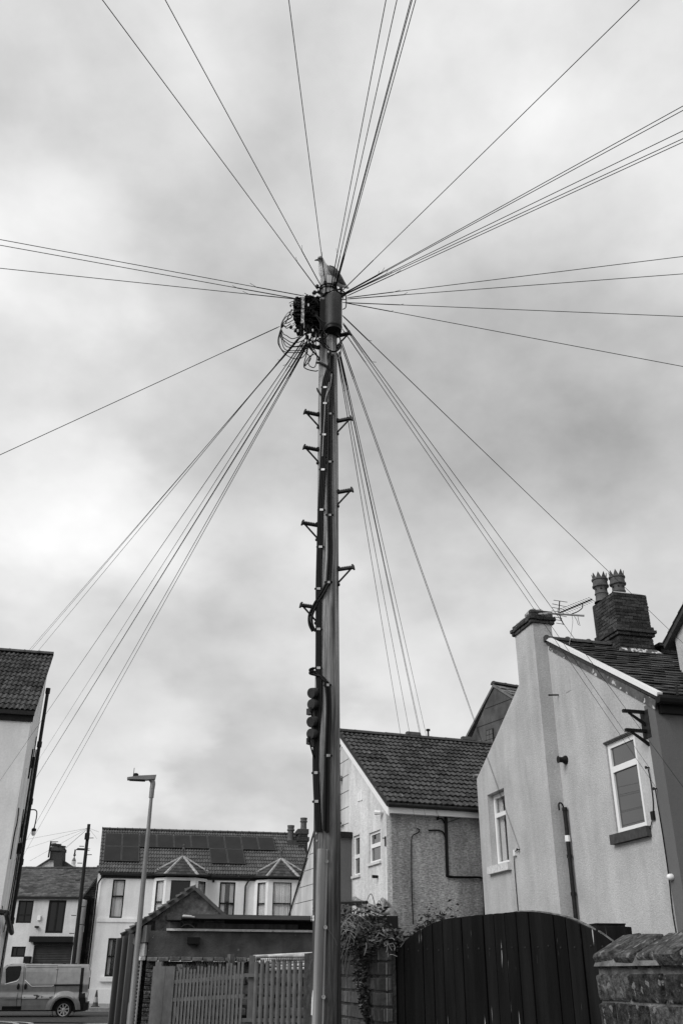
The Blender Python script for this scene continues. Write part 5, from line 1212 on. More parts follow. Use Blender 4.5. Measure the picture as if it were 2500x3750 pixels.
# ================================================================== NEAR THE CAMERA
# ------------------------------------------------------------------ arched black board gate
gl, gr = Vector((.0623 * 5.0, 5.0 / .8894, 0)), Vector((.2903 * 4.0, 4.0 / .8894, 0))
gd = gr - gl; GT = Fr(gl, math.degrees(math.atan2(gd.y, gd.x))); GL = gd.length
t = thing('board_gate', 'tall black stained board gate with an arched top', 'gate', GT.p(GL / 2, 0, 0))
tp = [GT.hit(q) for q in [a2(*x) for x in ((40, 565), (130, 455), (250, 365), (450, 250), (560, 212), (680, 190), (900, 168), (1130, 145), (1400, 122), (1568, 118))] + [a3(*x) for x in ((100, 98), (235, 115), (380, 140), (500, 180), (600, 230), (745, 300))]]
tp = [(-.02, tp[0][1] - .03)] + tp + [(GL + .2, tp[-1][1] - .12)]
def topz(a):
    for (x0, z0), (x1, z1) in zip(tp, tp[1:]):
        if x0 <= a <= x1: return z0 + (z1 - z0) * (a - x0) / (x1 - x0)
    return tp[-1][1]
nbd = 18; bw0 = GL / nbd; lo = GL + .16
a = 0.0; i = 0
while a < lo - .03:
    w_ = bw0 * random.uniform(.94, 1.06); g_ = .008 if i % 3 == 0 else .004; a1_ = a + w_ - g_; b = random.uniform(-.003, .003) - (.004 if i % 4 == 1 else 0)
    ms = [a + (a1_ - a) * k / 3 for k in range(4)]
    pts = [(a, .06), (a1_, .06)] + [(x, topz(x) + random.uniform(-.001, .001)) for x in ms[::-1]]
    m = MB(); m.prism(GT, pts, b - .022, b)
    bo = m.build('board', Mx['gate'], t)
    for zn in (GT.hit(a2(620, 470))[1], .95, .35):
        n_ = MB(); q = GT.p((a + a1_) / 2 + random.uniform(-.008, .008), b, zn - .035 + random.uniform(-.006, .006)); n_.lathe(q, [(.0048, 0), (.0048, .002), (.002, .003)], 7, GT.n); n_.build('nail_head', Mx['iron'], bo)
    a += w_; i += 1
m = MB()
for zz in (GT.hit(a2(620, 470))[1] - .06, .9, .3): m.box(GT, .02, lo - .02, -.075, -.030, zz, zz + .10)
m.build('ledge_rail', Mx['gate'], t)
cap = MB(); xs = [i * lo / 40 for i in range(41)]
for x0, x1 in zip(xs, xs[1:]):
    if x0 > GL * .62: 
        cap.hexa([GT.p(x0, -.040, topz(x0) - .012), GT.p(x1, -.040, topz(x1) - .012), GT.p(x1, -.0235, topz(x1) - .012), GT.p(x0, -.0235, topz(x0) - .012), GT.p(x0, -.040, topz(x0) + .006), GT.p(x1, -.040, topz(x1) + .006), GT.p(x1, -.0235, topz(x1) + .006), GT.p(x0, -.0235, topz(x0) + .006)])
cap.build('curved_edge_strip', Mx['gatecap'], t)
# posts either side
x0 = GT.hit(a3(745, 300))[0]
GPf = Fr(GT.p(GL + .02, -.06, 0), 3)
pz = GPf.hit(a3(880, 226))[1]; pa0, pa1 = GPf.hit(a3(742, 300))[0], GPf.hit(a3(1020, 300))[0]
tg = thing('gate_post', 'square black timber post with flaked top at the right of the board gate', 'post', GPf.p((pa0 + pa1) / 2, -.06, 0))
mpost = mat('flaked_black_post', .014, var=.5, sc=20, bump=.4, spot=(1, 1, .4), spsc=38, spcol=.28, spth=.66)
m = MB(); m.box(GPf, pa0, pa1, -.13, 0, 0, pz); m.build('post', mpost, tg)
m = MB(); m.box(GPf, pa0 - .003, pa1 + .003, -.133, .003, pz + .0005, pz + .006); m.build('top_edge', Mx['gate'], tg)
LPf = Fr(GT.p(-.005, -.02, 0), 14)
m = MB(); m.box(LPf, -.062, .0, -.10, .0, 0, GPf.hit(a1(930, 470))[1] if False else 1.68); o_ = tag(m.build('gate_post', Mx['gate']), 'narrow black timber post between the streaked brick wall and the board gate', 'post')

# ------------------------------------------------------------------ old brick wall at the right edge
k = 3.6; wo3 = Vector(((1378.7 - 784) / 2070 * k, k / .8894, 0)); BW = Fr(wo3, -77)
t = thing('old_brick_wall', 'old rough brick wall with a sloping brick coping at the right edge', 'wall', BW.p(.7, -.1, 0))
BL, BH, JT = .235, .086, .014
zc = BW.hit(a3(900, 612))[1]
m = MB(); m.box(BW, .005, 2.6, -.22, -.003, 0, zc - .002); m.build('mortar_core', Mx['mortar'], t)
wb_ = [cham_box('brick', BL, .09, BH, .006, Mx['brickw'], .004) for _ in range(5)]
rows = int((zc - .02) / (BH + JT)); bricks(t, BW, 0, 2.5, zc - .018 - rows * (BH + JT), zc - .012, -.037, BL, BH, wb_, JT, phase=rows + 1, jb=.002)
EWf = Fr(BW.p(0, 0, 0), 103 + 90)
zt0 = BW.hit(a3(860, 480))[1]; bup = (-BW.n).normalized()
tilt = rad(27); cu_ = (bup * math.cos(tilt) + Z * math.sin(tilt)); cn_ = BW.u.cross(cu_).normalized()
if cn_.z < 0: cn_ = -cn_
cbm = [cham_box('coping_brick', .140, .170, .056, .006, Mx['brickw'], .003) for _ in range(4)]
for i in range(16):
    c_ = BW.p(.078 + i * .166, .002 + (.022 if i > 2 else 0) + random.uniform(-.006, .006), (zt0 + zc) / 2 - .006) + cu_ * .075 + Vector((0, 0, random.uniform(-.007, .007)))
    piece('coping_brick', random.choice(cbm), t, basis(BW.u, cu_, cn_, c_) @ Matrix.Rotation(random.uniform(-.05, .05), 4, 'Z') @ Matrix.Rotation(random.uniform(-.06, .06), 4, 'Y'))
m = MB(); q = [BW.p(0.01, .02, zc - .004), BW.p(2.6, .02, zc - .004), BW.p(2.6, -.21, zc - .004), BW.p(.01, -.21, zc - .004)]
m.hexa(q + [BW.p(0.01, -.0, zc + .03), BW.p(2.6, -.0, zc + .03), BW.p(2.6, -.2, zc + .10), BW.p(.01, -.2, zc + .10)]); m.build('coping_mortar', Mx['mortar'], t)

# ------------------------------------------------------------------ streaked brick wall between pole and gate
po_ = Vector(((875.6 - 784) / 2070 * 4.95, 4.95 / .8894, 0)); SWL = Fr(po_, -76); SE = Fr(po_, 14)
t = thing('streaked_brick_wall', 'narrow dark brick wall streaked with white, half hidden behind the pole', 'wall', SWL.p(-.6, -.05, 0))
zt = SE.hit(a1(720, 440))[1]; bh, jt = .064, .0105
m = MB(); m.box(SWL, -2.0, -.006, -.10, -.008, 0, zt - .005); m.build('mortar_core', Mx['mortard'], t)
sb_ = [cham_box('brick', .19, .05, bh, .005, Mx['brickp'], .002) for _ in range(4)]
nr = int(zt / (bh + jt)); z00 = zt - nr * (bh + jt)
bricks(t, SWL, -1.6, 0, z00, zt, -.026, .19, bh, sb_, jt, jb=.002)
eb = [cham_box('brick', .078, .05, bh, .005, Mx['brickp'], .002) for _ in range(2)]
for r in range(nr): piece('brick', random.choice(eb), t, basis(SE.u, -SE.n, Z, SE.p(.040, -.026, z00 + r * (bh + jt) + bh / 2)))

# ------------------------------------------------------------------ wild plants over that wall
def leaf_mass(name, m_, parent, centre_fn, n, size, flat=.4):
    mb = MB()
    for _ in range(n):
        c = centre_fn(); s = size * random.uniform(.6, 1.4)
        d = Vector((random.gauss(0, 1), random.gauss(0, 1), random.gauss(0, flat))).normalized(); e = d.cross(Vector((random.gauss(0, 1), random.gauss(0, 1), random.gauss(0, 1)))).normalized()
        up_ = d.cross(e) * s * .12
        mb.add([c - d * s, c - d * s * .2 + e * s * .42 + up_, c + d * s, c - d * s * .2 - e * s * .42 + up_, c], [(0, 1, 4), (1, 2, 4), (2, 3, 4), (3, 0, 4)])
    return mb.build(name, m_, parent)
zt = SE.hit(a1(720, 440))[1]
t = thing('hedge_plant', 'straggling leafy plant with dry stems spilling over the streaked wall', 'plant', SWL.p(-.3, 0, zt))
def crown():
    f = random.random(); 
    a = -1.0 + f * 1.05; h = random.random() ** 1.3 * (.19 * math.sin(min(1, f * 1.15 + .15) * math.pi) + .05)
    clump = .03 * math.sin(a * 19) + .02 * math.sin(a * 43)
    return SWL.p(a, random.uniform(-.22, .13), zt - .02 + max(-.04, h + clump))
leaf_mass('foliage', Mx['leafd'], t, crown, 3600, .017)
def right_spur():
    f = random.random(); return GT.p(-.02 + f * .24, random.uniform(-.3, -.06), 1.66 + f * .20 + random.gauss(0, .03))
leaf_mass('foliage', Mx['leafd'], t, right_spur, 700, .014)
def trail():
    f = random.random(); return SWL.p(-.14 - .28 * (1 - f) * random.random() - .02 * math.sin(f * 20), .015 + random.random() * (.06 * (1 - f) + .015), zt - .46 * f + .02 + random.gauss(0, .012))
leaf_mass('trailing_foliage', Mx['leafd'], t, trail, 1500, .011)
stems = MB()
for i in range(46):
    a = random.uniform(-.75, -.05); p = SWL.p(a, random.uniform(-.02, .10), zt + random.uniform(.02, .14)); L_ = random.uniform(.12, .30)
    d = SWL.u * random.uniform(-1.0, -.1) + SWL.n * random.uniform(.2, .6)
    stems.tube(smooth_path([p, p + d * L_ * .35 + Z * .03, p + d * L_ * .8 - Z * L_ * .25, p + d * L_ * 1.1 - Z * L_ * random.uniform(.6, 1.0)], 3), [.0018] * 9 + [.0008], 4)
stems.build('grass_blade', Mx['straw'], t, kind='stuff')
dry = [((725, 400), (735, 455)), ((740, 450), (860, 408)), ((770, 380), (790, 610)), ((765, 440), (755, 540)), ((780, 400), (840, 515)), ((860, 420), (875, 515)), ((800, 580), (915, 598)), ((650, 255), (745, 310)), ((510, 365), (600, 360)), ((610, 385), (700, 350)),
       ((800, 340), (880, 362)), ((750, 255), (760, 330)), ((470, 400), (440, 585)), ((980, 310), (1000, 380)), ((1030, 350), (960, 465)), ((600, 330), (650, 260)), ((545, 385), (560, 345)), ((710, 180), (720, 240))]
for (p, q) in dry:
    P, Q = SE.hp(a1(*p), .09), SE.hp(a1(*q), .10); mid = (P + Q) / 2 + Vector((random.uniform(-.008, .008), 0, random.uniform(-.006, .008)))
    mm = MB(); mm.tube(smooth_path([P, mid, Q], 3), .0020, 5); mm.build('dry_stem', Mx['straw'], t)
for i in range(16):
    a = random.uniform(-.6, .0); p = SWL.p(a, random.uniform(-.05, .08), zt + .03); mm = MB()
    d = SWL.u * random.uniform(-.6, .6) + SWL.n * random.uniform(-.2, .4); L_ = random.uniform(.12, .26)
    mm.tube(smooth_path([p, p + d * L_ * .3 + Z * L_ * .7, p + d * L_ * .8 + Z * L_ * .9, p + d * L_ * 1.2 + Z * L_ * .6], 4), .0022, 4); mm.build('stem', Mx['twig'], t)

# ------------------------------------------------------------------ the telegraph pole
PY = 5.4
zB, zT_ = 0, onY(A(780, 468), PY).z
def axis(z): f = (z - 1.525) / (6.33 - 1.525); return Vector((-.065 + (-.112 + .065) * f, PY, z))
def prad(z): return .0785 + (.0655 - .0785) * (z - 1.5) / (6.33 - 1.5)
t = thing('telegraph_pole', 'tall weathered wooden telegraph pole with step irons in the middle foreground', 'telegraph pole', axis(0))
m = MB(); seg = 46; nn_ = 28
wob = [random.uniform(-.0015, .0015) for _ in range(nn_)]
for i in range(seg + 1):
    z = zB + (zT_ - zB) * i / seg; c = axis(z); r = prad(z)
    for j in range(nn_):
        w_ = 2 * math.pi * j / nn_; rr = r + wob[j] + .0012 * math.sin(z * 3 + j * 1.7); m.v.append(c + Vector((math.cos(w_) * rr, math.sin(w_) * rr, 0)))
for i in range(seg):
    for j in range(nn_): m.f.append((i * nn_ + j, i * nn_ + (j + 1) % nn_, (i + 1) * nn_ + (j + 1) % nn_, (i + 1) * nn_ + j))
o_ = len(m.v); c = axis(zT_)
for j in range(nn_):
    w_ = 2 * math.pi * j / nn_; m.v.append(c + Vector((math.cos(w_) * prad(zT_) * .93, math.sin(w_) * prad(zT_) * .93, .006)))
for j in range(nn_): m.f.append((seg * nn_ + j, seg * nn_ + (j + 1) % nn_, o_ + (j + 1) % nn_, o_ + j))
m.f.append(tuple(o_ + j for j in range(nn_)))
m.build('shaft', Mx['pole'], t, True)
def surf(q, lift=.0):
    """point on the pole's surface under a spot of the photograph (real cylinder intersection)"""
    d = ray(*q).normalized(); c = axis(onY(q, PY).z); r = prad(c.z) + lift
    for _ in range(4):
        ox, oy = EYE.x - c.x, EYE.y - c.y
        A_, B_, C_ = d.x ** 2 + d.y ** 2, 2 * (ox * d.x + oy * d.y), ox * ox + oy * oy - r * r
        disc = B_ * B_ - 4 * A_ * C_
        if disc < 0: kq = -B_ / (2 * A_)
        else: kq = (-B_ - math.sqrt(disc)) / (2 * A_)
        p = EYE + d * kq; c = axis(p.z); r = prad(p.z) + lift
    return p
# cable runs with their clips
L1 = [a7(*q) for q in ((400, 110), (415, 200), (380, 330), (358, 440), (352, 590), (352, 850), (342, 1200), (322, 1600), (312, 1960), (303, 2340))] + [a8(*q) for q in ((272, 400), (272, 590), (272, 930), (278, 1150), (262, 1400), (248, 1620), (247, 1830), (257, 2080), (272, 2340))]
for dx in (-9, -3, 4, 11):
    m = MB(); m.tube(smooth_path([surf((x + dx * .8 * (1 if y > 1330 else .5), y), .006) for x, y in L1], 4), .0062, 6); m.build('riser_cable', Mx['cable'], t, True)
R1 = [a7(*q) for q in ((430, 130), (428, 300), (424, 560), (415, 690), (409, 1150), (410, 1660), (415, 2000), (398, 2300))] + [a8(*q) for q in ((345, 215), (300, 300), (258, 365))]
R1b = [a8(*q) for q in ((258, 365), (225, 430), (204, 490), (208, 560), (234, 615))]
R2 = [a8(*q) for q in ((236, 945), (205, 955), (202, 968), (245, 980), (290, 1000), (330, 1045), (348, 1075), (362, 1250), (355, 1500), (348, 1680), (345, 2000), (338, 2340))]
for dx in (-5, 5):
    ra_ = [surf((x + dx, y), .009) for x, y in R1]; c0 = [axis(onY(q, PY).z) + (onY((q[0] + dx, q[1]), PY - .05) - axis(onY(q, PY).z)) for q in R1b]
    m = MB(); m.tube(smooth_path(ra_ + c0, 4), .0085, 7); m.build('riser_cable', Mx['cable'], t, True)
    m = MB(); m.tube(smooth_path([onY((x, y + dx), PY - .06) for x, y in R2[:4]] + [surf((x + dx, y + dx * .6), .009) for x, y in R2[4:]], 4), .0085, 7); m.build('riser_cable', Mx['cable'], t, True)
m = MB(); m.tube(smooth_path([surf(a7(*q), .012) for q in ((372, 540), (430, 300), (365, 600), (350, 900))][0:1] + [surf(a7(*q), .015) for q in ((428, 310), (415, 430), (372, 540), (362, 700), (350, 900), (340, 1100))], 4), .003, 5); m.build('riser_cable', Mx['cablel'], t, True)
m = MB(); m.tube(smooth_path([onY(a7(290, 450), PY - .02), onY(a7(300, 480), PY - .05), surf(a7(330, 520), .01), surf(a7(350, 545), .008)], 4), .006, 6); m.build('riser_cable', Mx['cable'], t, True)
m = MB(); m.tube(smooth_path([onY(a7(285, 205), PY), surf(a7(320, 208), .012), surf(a7(370, 230), .012), surf(a7(405, 265), .012), surf(a7(425, 300), .012)], 4), .009, 6); m.build('riser_cable', Mx['cable'], t, True)
clips = [(a7, 365, 437, 0), (a7, 365, 590, 0), (a7, 412, 690, 1), (a7, 356, 890, 0), (a7, 410, 1150, 1), (a7, 345, 1225, 0), (a7, 332, 1610, 0), (a7, 408, 1660, 1), (a7, 322, 1965, 0), (a7, 397, 2303, 1), (a8, 274, 247, 0), (a8, 274, 595, 0), (a8, 274, 930, 0), (a8, 350, 1077, 1), (a8, 356, 1685, 1), (a8, 250, 1833, 0), (a8, 256, 2080, 0)]
for conv, x, y, big in clips:
    k = 32 if conv is a7 else 29
    pts = [surf(conv(x - k, y + 4), .002), surf(conv(x - k * .62, y + 1), .004), surf(conv(x - k * .5, y), .016), surf(conv(x + k * .5, y), .018), surf(conv(x + k * .62, y + 1), .004), surf(conv(x + k, y + 3), .002)]
    m = MB(); hh = Z * .0075
    for p, q in zip(pts, pts[1:]): m.poly([p - hh, q - hh, q + hh, p + hh])
    co = m.build('cable_clip', Mx['clip'], t)
    for s_ in (-.86, .86):
        n_ = MB(); p = surf(conv(x + k * s_, y + 3), .0); dirn = (p - axis(p.z)).normalized(); n_.lathe(p, [(.007, 0), (.007, .007), (.003, .009)], 7, dirn); n_.build('nail', Mx['iron'], co)
# step irons
for qs, sgn in ([(q, -1) for q in (a7(290, 725), a7(285, 1060), a7(275, 1780), a8(235, 425))] + [(q, 1) for q in (a7(485, 785), a7(488, 1465), a8(445, 100))] + [(A(690, 1130), -1), (A(895, 1018), 1)]):
    z = onY(qs, PY).z; c = axis(z); r = prad(z); d = Vector((sgn * .93, -.36, 0)).normalized(); sdv = Vector((d.y, -d.x, 0))
    si = thing  # (each iron is a part of the pole)
    p0, p1 = c + d * (r - .004), c + d * (r + .105)
    m = MB()
    def bar(p, q, w_, h_, mm):
        u_ = (q - p).normalized(); s_ = u_.cross(Z).normalized(); v_ = s_.cross(u_)
        mm.hexa([p - s_ * w_ - v_ * h_, p + s_ * w_ - v_ * h_, q + s_ * w_ - v_ * h_, q - s_ * w_ - v_ * h_, p - s_ * w_ + v_ * h_, p + s_ * w_ + v_ * h_, q + s_ * w_ + v_ * h_, q - s_ * w_ + v_ * h_])
    bar(p0, p1, .014, .006, m)
    for k in range(8): q = p0.lerp(p1, (k + .8) / 9); bar(q - d * .003 + Z * .0085, q + d * .003 + Z * .0085, .014, .0028, m)
    bar(p1 - d * .004 + Z * .002, p1 + d * .006 + Z * .004, .015, .016, m)
    bar(c + d * (r - .002) - Z * .095, p1 - d * .012 - Z * .004, .005, .004, m)
    io = m.build('step_iron', Mx['iron'], t)
    n_ = MB()
    for dz in (.014, -.105): n_.lathe(c + d * (r - .002) + Z * dz, [(.011, 0), (.011, .012), (.006, .016)], 7, d)
    n_.build('bolt', Mx['iron'], io)
# joint boxes with round caps, left of the shaft
for yb, zc_ in ((1215, 0), (1465, 1)):
    bq = onY(a8(252, yb + 20), PY - .03)
    fr_ = Fr((bq.x, bq.y, 0), -38); hh = .085
    m = MB(); m.box(fr_, -.028, .03, -.03, .012, bq.z - hh, bq.z + hh); bo = m.build('joint_board', Mx['iron'], t)
    for cy in ((1148, 1245) if zc_ == 0 else (1397, 1500)):
        cq_ = onY(a8(218 if zc_ == 0 else 212, cy), PY - .07); n_ = Vector((-.62, -.75, -.30 if cy in (1148, 1397) else -.18)).normalized()
        m = MB(); m.lathe(cq_ - n_ * .05, [(.024, 0), (.030, .01), (.030, .016), (.028, .018), (.030, .022), (.030, .030), (.027, .033), (.0315, .036), (.0315, .058), (.029, .062)], 20, n_)
        if cy in (1245, 1500): m.box(fr_, -.065, -.02, -.015, .012, cq_.z - .045, cq_.z - .008)
        m.build('joint_cap', Mx['shield'], bo, True)
    m = MB()
    s0, s1 = ((212, 1290), (225, 1380)) if zc_ == 0 else ((192, 1545), (232, 1700))
    m.tube(smooth_path([onY(a8(*s0), PY - .07), onY(a8((s0[0] + s1[0]) / 2 - 2, (s0[1] + s1[1]) / 2), PY - .06), onY(a8(*s1), PY - .05)], 4), .0048, 6); m.lathe(onY(a8(*s0), PY - .07) + Z * .004, [(.008, -.02), (.010, -.015), (.010, .01)], 8); m.build('tail_cable', Mx['cable'], bo, True)
# steel cable guard on the lower part
gt0 = surf(a4(440, 205), .0)
for_ = []
m = MB(); prev = None
for i in range(25):
    f = i / 24; y = 205 + (2352 - 205) * f * 1.25; xa, xb = 377 + (325 - 377) * f * 1.25, 505 + (458 - 505) * f * 1.25
    pa, pb = surf(a4(xa, y), .002), surf(a4(xb, y), .002); mid = (pa + pb) / 2; out = (mid - axis(mid.z)); out.z = 0; out = out.normalized(); half = (pb - pa) / 2; half.z = 0
    row = [mid - half * 1.0 - out * .004, mid - half * .98 + out * .006, mid - half * .80 + out * .008] + [mid + half * (.74 * math.cos(math.pi * (1 - k / 8))) + out * (.008 + .040 * math.sin(math.pi * k / 8)) for k in range(9)] + [mid + half * .80 + out * .008, mid + half * .98 + out * .006, mid + half * 1.0 - out * .004]
    if prev:
        for j in range(len(row) - 1): m.poly([prev[j], prev[j + 1], row[j + 1], row[j]])
    prev = row
go = m.build('cable_guard', Mx['galv'], t, True)
m = MB()
for x, y in ((490, 350), (475, 1163), (452, 2020)): p = surf(a4(x, y), .012); m.lathe(p, [(.004, 0), (.0105, .001), (.0105, .005), (.0055, .005), (.005, .003)], 12, (EYE - p).normalized())
m.build('fixing', Mx['clip'], go, True)
for x, y in ((372, 95), (365, 5 - 0)): 
    p = surf(a4(x, y + 2), .001); m = MB(); m.lathe(p, [(.0055, 0), (.0055, .003), (.003, .003)], 10, (p - axis(p.z)).normalized()); m.build('tag_eye', Mx['clip'], t)
for x, y in ((318, 932), (330, 1052), (306, 1056)):
    m = MB()
    for dy in (-18, 18): p = surf(a4(x, y + dy), .001); m.lathe(p, [(.0075, 0), (.0075, .0025), (.003, .003)], 10, (p - axis(p.z)).normalized())
    m.build('white_tag', Mx['upvc'], t)
m = MB(); m.tube(smooth_path([surf(a4(*q), .012) for q in ((490, 1165), (540, 1230), (590, 1310), (620, 1390))], 4), .0012, 4); m.build('loose_thread', Mx['straw'], t)
# torn white notice under the guard's left side
m = MB(); q = [surf(a4(*p), .004) for p in ((328, 1915), (316, 1950), (306, 2060), (300, 2240), (322, 2250), (326, 2100))]; m.poly(q); m.build('paper_scrap', Mx['upvc'], t)

# ---- head of the pole: band, cylinder box, terminal blocks and tangled drop wires
m = MB()
for y in (548, 572):
    z = axis(onY(A(780, y), PY).z); m.lathe(z, [(prad(z.z) + .001, -.005), (prad(z.z) + .006, -.005), (prad(z.z) + .006, .005), (prad(z.z) + .001, .005)], 24)
for i in range(9):
    w_ = 2 * math.pi * i / 9 + .3; c_ = axis(onY(A(780, 575), PY).z); d = Vector((math.cos(w_), math.sin(w_), 0)); m.tube([c_ + d * .065, c_ + d * .105], .006, 6); m.lathe(c_ + d * .105, [(.013, -.012), (.013, .012)], 8)
m.build('pole_ring', Mx['iron'], t, True)
PQ = lambda x, y, dd=0: onY(A(x, y), PY - dd)
cb_ = PQ(838, 615, .10); ct_ = PQ(838, 900, .10); rr = (PQ(920, 750, .10) - PQ(757, 750, .10)).x / 2
m = MB(); m.lathe(Vector((cb_.x + .002, PY - .085, 0)), [(rr * .3, cb_.z + .012), (rr * .9, cb_.z + .008), (rr, cb_.z - .004), (rr, ct_.z + .004), (rr * 1.03, ct_.z + .003), (rr * 1.03, ct_.z - .006), (rr * .96, ct_.z - .012)], 22)
m.build('distribution_box', Mx['shield'], t, True)
m = MB(); m.lathe(Vector((cb_.x + .002, PY - .085, 0)), [(rr * .95, ct_.z - .01), (rr * .95, ct_.z - .035), (rr * .6, ct_.z - .045)], 18); m.box(Fr((cb_.x - .05, PY - .05, 0), 0), -.05, .10, -.02, .03, ct_.z - .02, cb_.z - .01); m.build('box_base', Mx['black'], t, True)
m = MB()   # mounting frame for the terminal blocks
p0, p1 = PQ(690, 700, .03), PQ(470, 700, .02)
m.tube([PQ(700, 690, .0), PQ(545, 680, .04)], .010, 6); m.build('block_bracket', Mx['iron'], t)
m = MB(); m.tube([PQ(700, 850, .0), PQ(520, 850, .04)], .010, 6); m.build('block_bracket', Mx['iron'], t)
def tblock(x0, x1, y0, y1, dd, yaw, nmod):
    a_, b_ = PQ(x0, y1, dd), PQ(x1, y0, dd); f = Fr((a_.x, a_.y, 0), yaw); w_ = (b_.x - a_.x) / max(.3, math.cos(rad(yaw)))
    m = MB(); m.box(f, 0, w_, -.045, 0, a_.z, b_.z); bo = m.build('terminal_block', Mx['black'], t)
    m = MB()
    for i in range(nmod * 5):
        zz = random.uniform(a_.z + .004, b_.z - .004); aa = random.uniform(.02, .98) * w_; hw = random.uniform(.003, .011)
        m.box(f, aa - hw, aa + hw, 0, random.uniform(.006, .03), zz - random.uniform(.002, .008), zz + .004)
        if i % 2: e_ = f.p(aa + random.uniform(-.03, .01), random.uniform(.02, .06), zz - random.uniform(.0, .035)); m.tube(smooth_path([f.p(aa, .0, zz), f.p(aa, .03, zz), e_], 3), .0026, 5)
    m.build('terminal_module', Mx['cable'], bo)
tblock(452, 528, 640, 830, .05, -16, 9); tblock(560, 695, 610, 800, .06, 8, 10); tblock(480, 545, 840, 960, .02, -10, 5); tblock(560, 640, 800, 930, .03, 5, 5); tblock(640, 750, 640, 960, .0, 20, 6)
m = MB(); a_, b_ = PQ(535, 600, .07), PQ(556, 870, .07); m.box(Fr((a_.x, a_.y, 0), 0), 0, b_.x - a_.x, -.03, 0, b_.z, a_.z); m.build('pale_strip', mat('worn_pale_plastic', .30, var=.5, sc=40, spot=1, spsc=60, spcol=.75, spth=.55), t)
m = MB()
for x, y in ((648, 585), (432, 912), (475, 945), (530, 870), (600, 700), (640, 940)): m.lathe(PQ(x, y, .05), [(.010, -.01), (.012, -.004), (.012, .006), (.006, .01)], 9, Vector((random.uniform(-.5, .5), -1, random.uniform(-.3, .3))))
m.build('insulator_knob', Mx['iron'], t, True)
m = MB()
for i in range(9):
    x, y = random.choice([(725, 915), (635, 935), (535, 860), (560, 965), (705, 1015), (790, 1148), (655, 1020), (500, 945), (600, 700)]); p = PQ(x + random.uniform(-6, 6), y + random.uniform(-6, 6), .075); m.box(Fr(p, random.uniform(-30, 30)), -.005, .005, -.003, .003, p.z - .012, p.z + .012)
m.build('label_tag', Mx['upvc'], t)
loops = []
for i, (sx, sy) in enumerate(((445, 755), (430, 790), (440, 815), (455, 840), (430, 875), (440, 890))):   # short bights into the left-hand cleat
    loops.append([(sx, sy), (sx - 45, sy + 20 + i * 2), (345 + i * 4, 860 + i * 8), (336 + i, 920)])
for i, (lx, ly, ex_, ey_) in enumerate(((380, 985, 500, 1005), (365, 1015, 530, 1045), (352, 1030, 540, 1078), (380, 1090, 560, 1085), (370, 1120, 575, 1120), (345, 1130, 570, 1140))):
    loops.append([(337, 925), (lx - 18 + i * -2, (925 + ly) / 2 + 20), (lx + 10, ly + 5), ((lx + ex_) / 2, ey_ + 14), (ex_, ey_), (590, ey_ - 40)])
loops += [[(330, 940), (308, 1030), (320, 1090), (380, 1170), (470, 1212), (540, 1200), (590, 1130), (600, 1060)], [(605, 1060), (640, 1150), (600, 1230), (610, 1280), (660, 1290), (680, 1180), (640, 1100)], [(590, 1140), (555, 1270), (580, 1310), (660, 1330), (690, 1325)], [(570, 1150), (620, 1210), (560, 1285), (600, 1200), (650, 1170)]]
for i in range(13):    # tangle under the blocks and round the pole
    x, y = random.uniform(520, 700), random.uniform(880, 1010)
    loops.append([(x, y), (x + random.uniform(-30, 40), y + random.uniform(30, 80)), (x + random.uniform(-50, 60), y + random.uniform(70, 130)), (x + random.uniform(-10, 90), y + random.uniform(20, 110)), (x + random.uniform(30, 110), y + random.uniform(-60, 60))])
for i in range(9):
    s_ = random.uniform(-10, 10); loops.append([(860 + s_, 950), (905 + s_ * .5, 1030 + s_), (895 + s_, 1100 + s_), (860, 1140 + s_ * .6), (800 + s_, 1130 + s_), (740 + s_, 1080), (720 + s_, 1020), (730 + s_, 950)])
loops += [[(900, 1060), (910, 1120), (905, 1180), (880, 1210)], [(670, 790), (730, 850), (785, 880), (797, 930), (780, 990), (750, 1020)], [(665, 795), (700, 850), (725, 910), (735, 980), (760, 1060), (800, 1110)]]
for i in range(8):    # curls round the head of the pole
    loops.append([(700 + random.uniform(-20, 20), 560 + random.uniform(-5, 25)), (735, 600 + random.uniform(-20, 20)), (790 + random.uniform(-30, 30), 585 + random.uniform(-15, 25)), (860, 570 + random.uniform(-20, 40)), (900 + random.uniform(-20, 30), 590 + random.uniform(-20, 30)), (940 + random.uniform(-15, 30), 620 + random.uniform(-20, 20))])
loops += [[(870, 530), (885, 570), (930, 565), (950, 590), (960, 650), (955, 720), (925, 740)], [(860, 560), (900, 555), (940, 580), (960, 640), (900, 640), (930, 600)], [(655, 600), (690, 565), (705, 600)], [(430, 715), (425, 700), (435, 705)], [(690, 640), (730, 615), (770, 615)], [(430, 760), (410, 800), (390, 850), (380, 870)], [(440, 740), (420, 780), (440, 810), (400, 840)]]
for i, lp_ in enumerate(loops):
    n_ = len(lp_); dd = random.uniform(.03, .10)
    m = MB(); m.tube(smooth_path([PQ(x, y, dd + .05 * math.sin(math.pi * k / max(1, n_ - 1)) * random.uniform(-.5, .8)) for k, (x, y) in enumerate(lp_)], 5), .0034 if i < 14 else .0040, 5)
    m.build('drop_wire_loop', Mx['cable'] if i % 19 else Mx['cablel'], t, True)

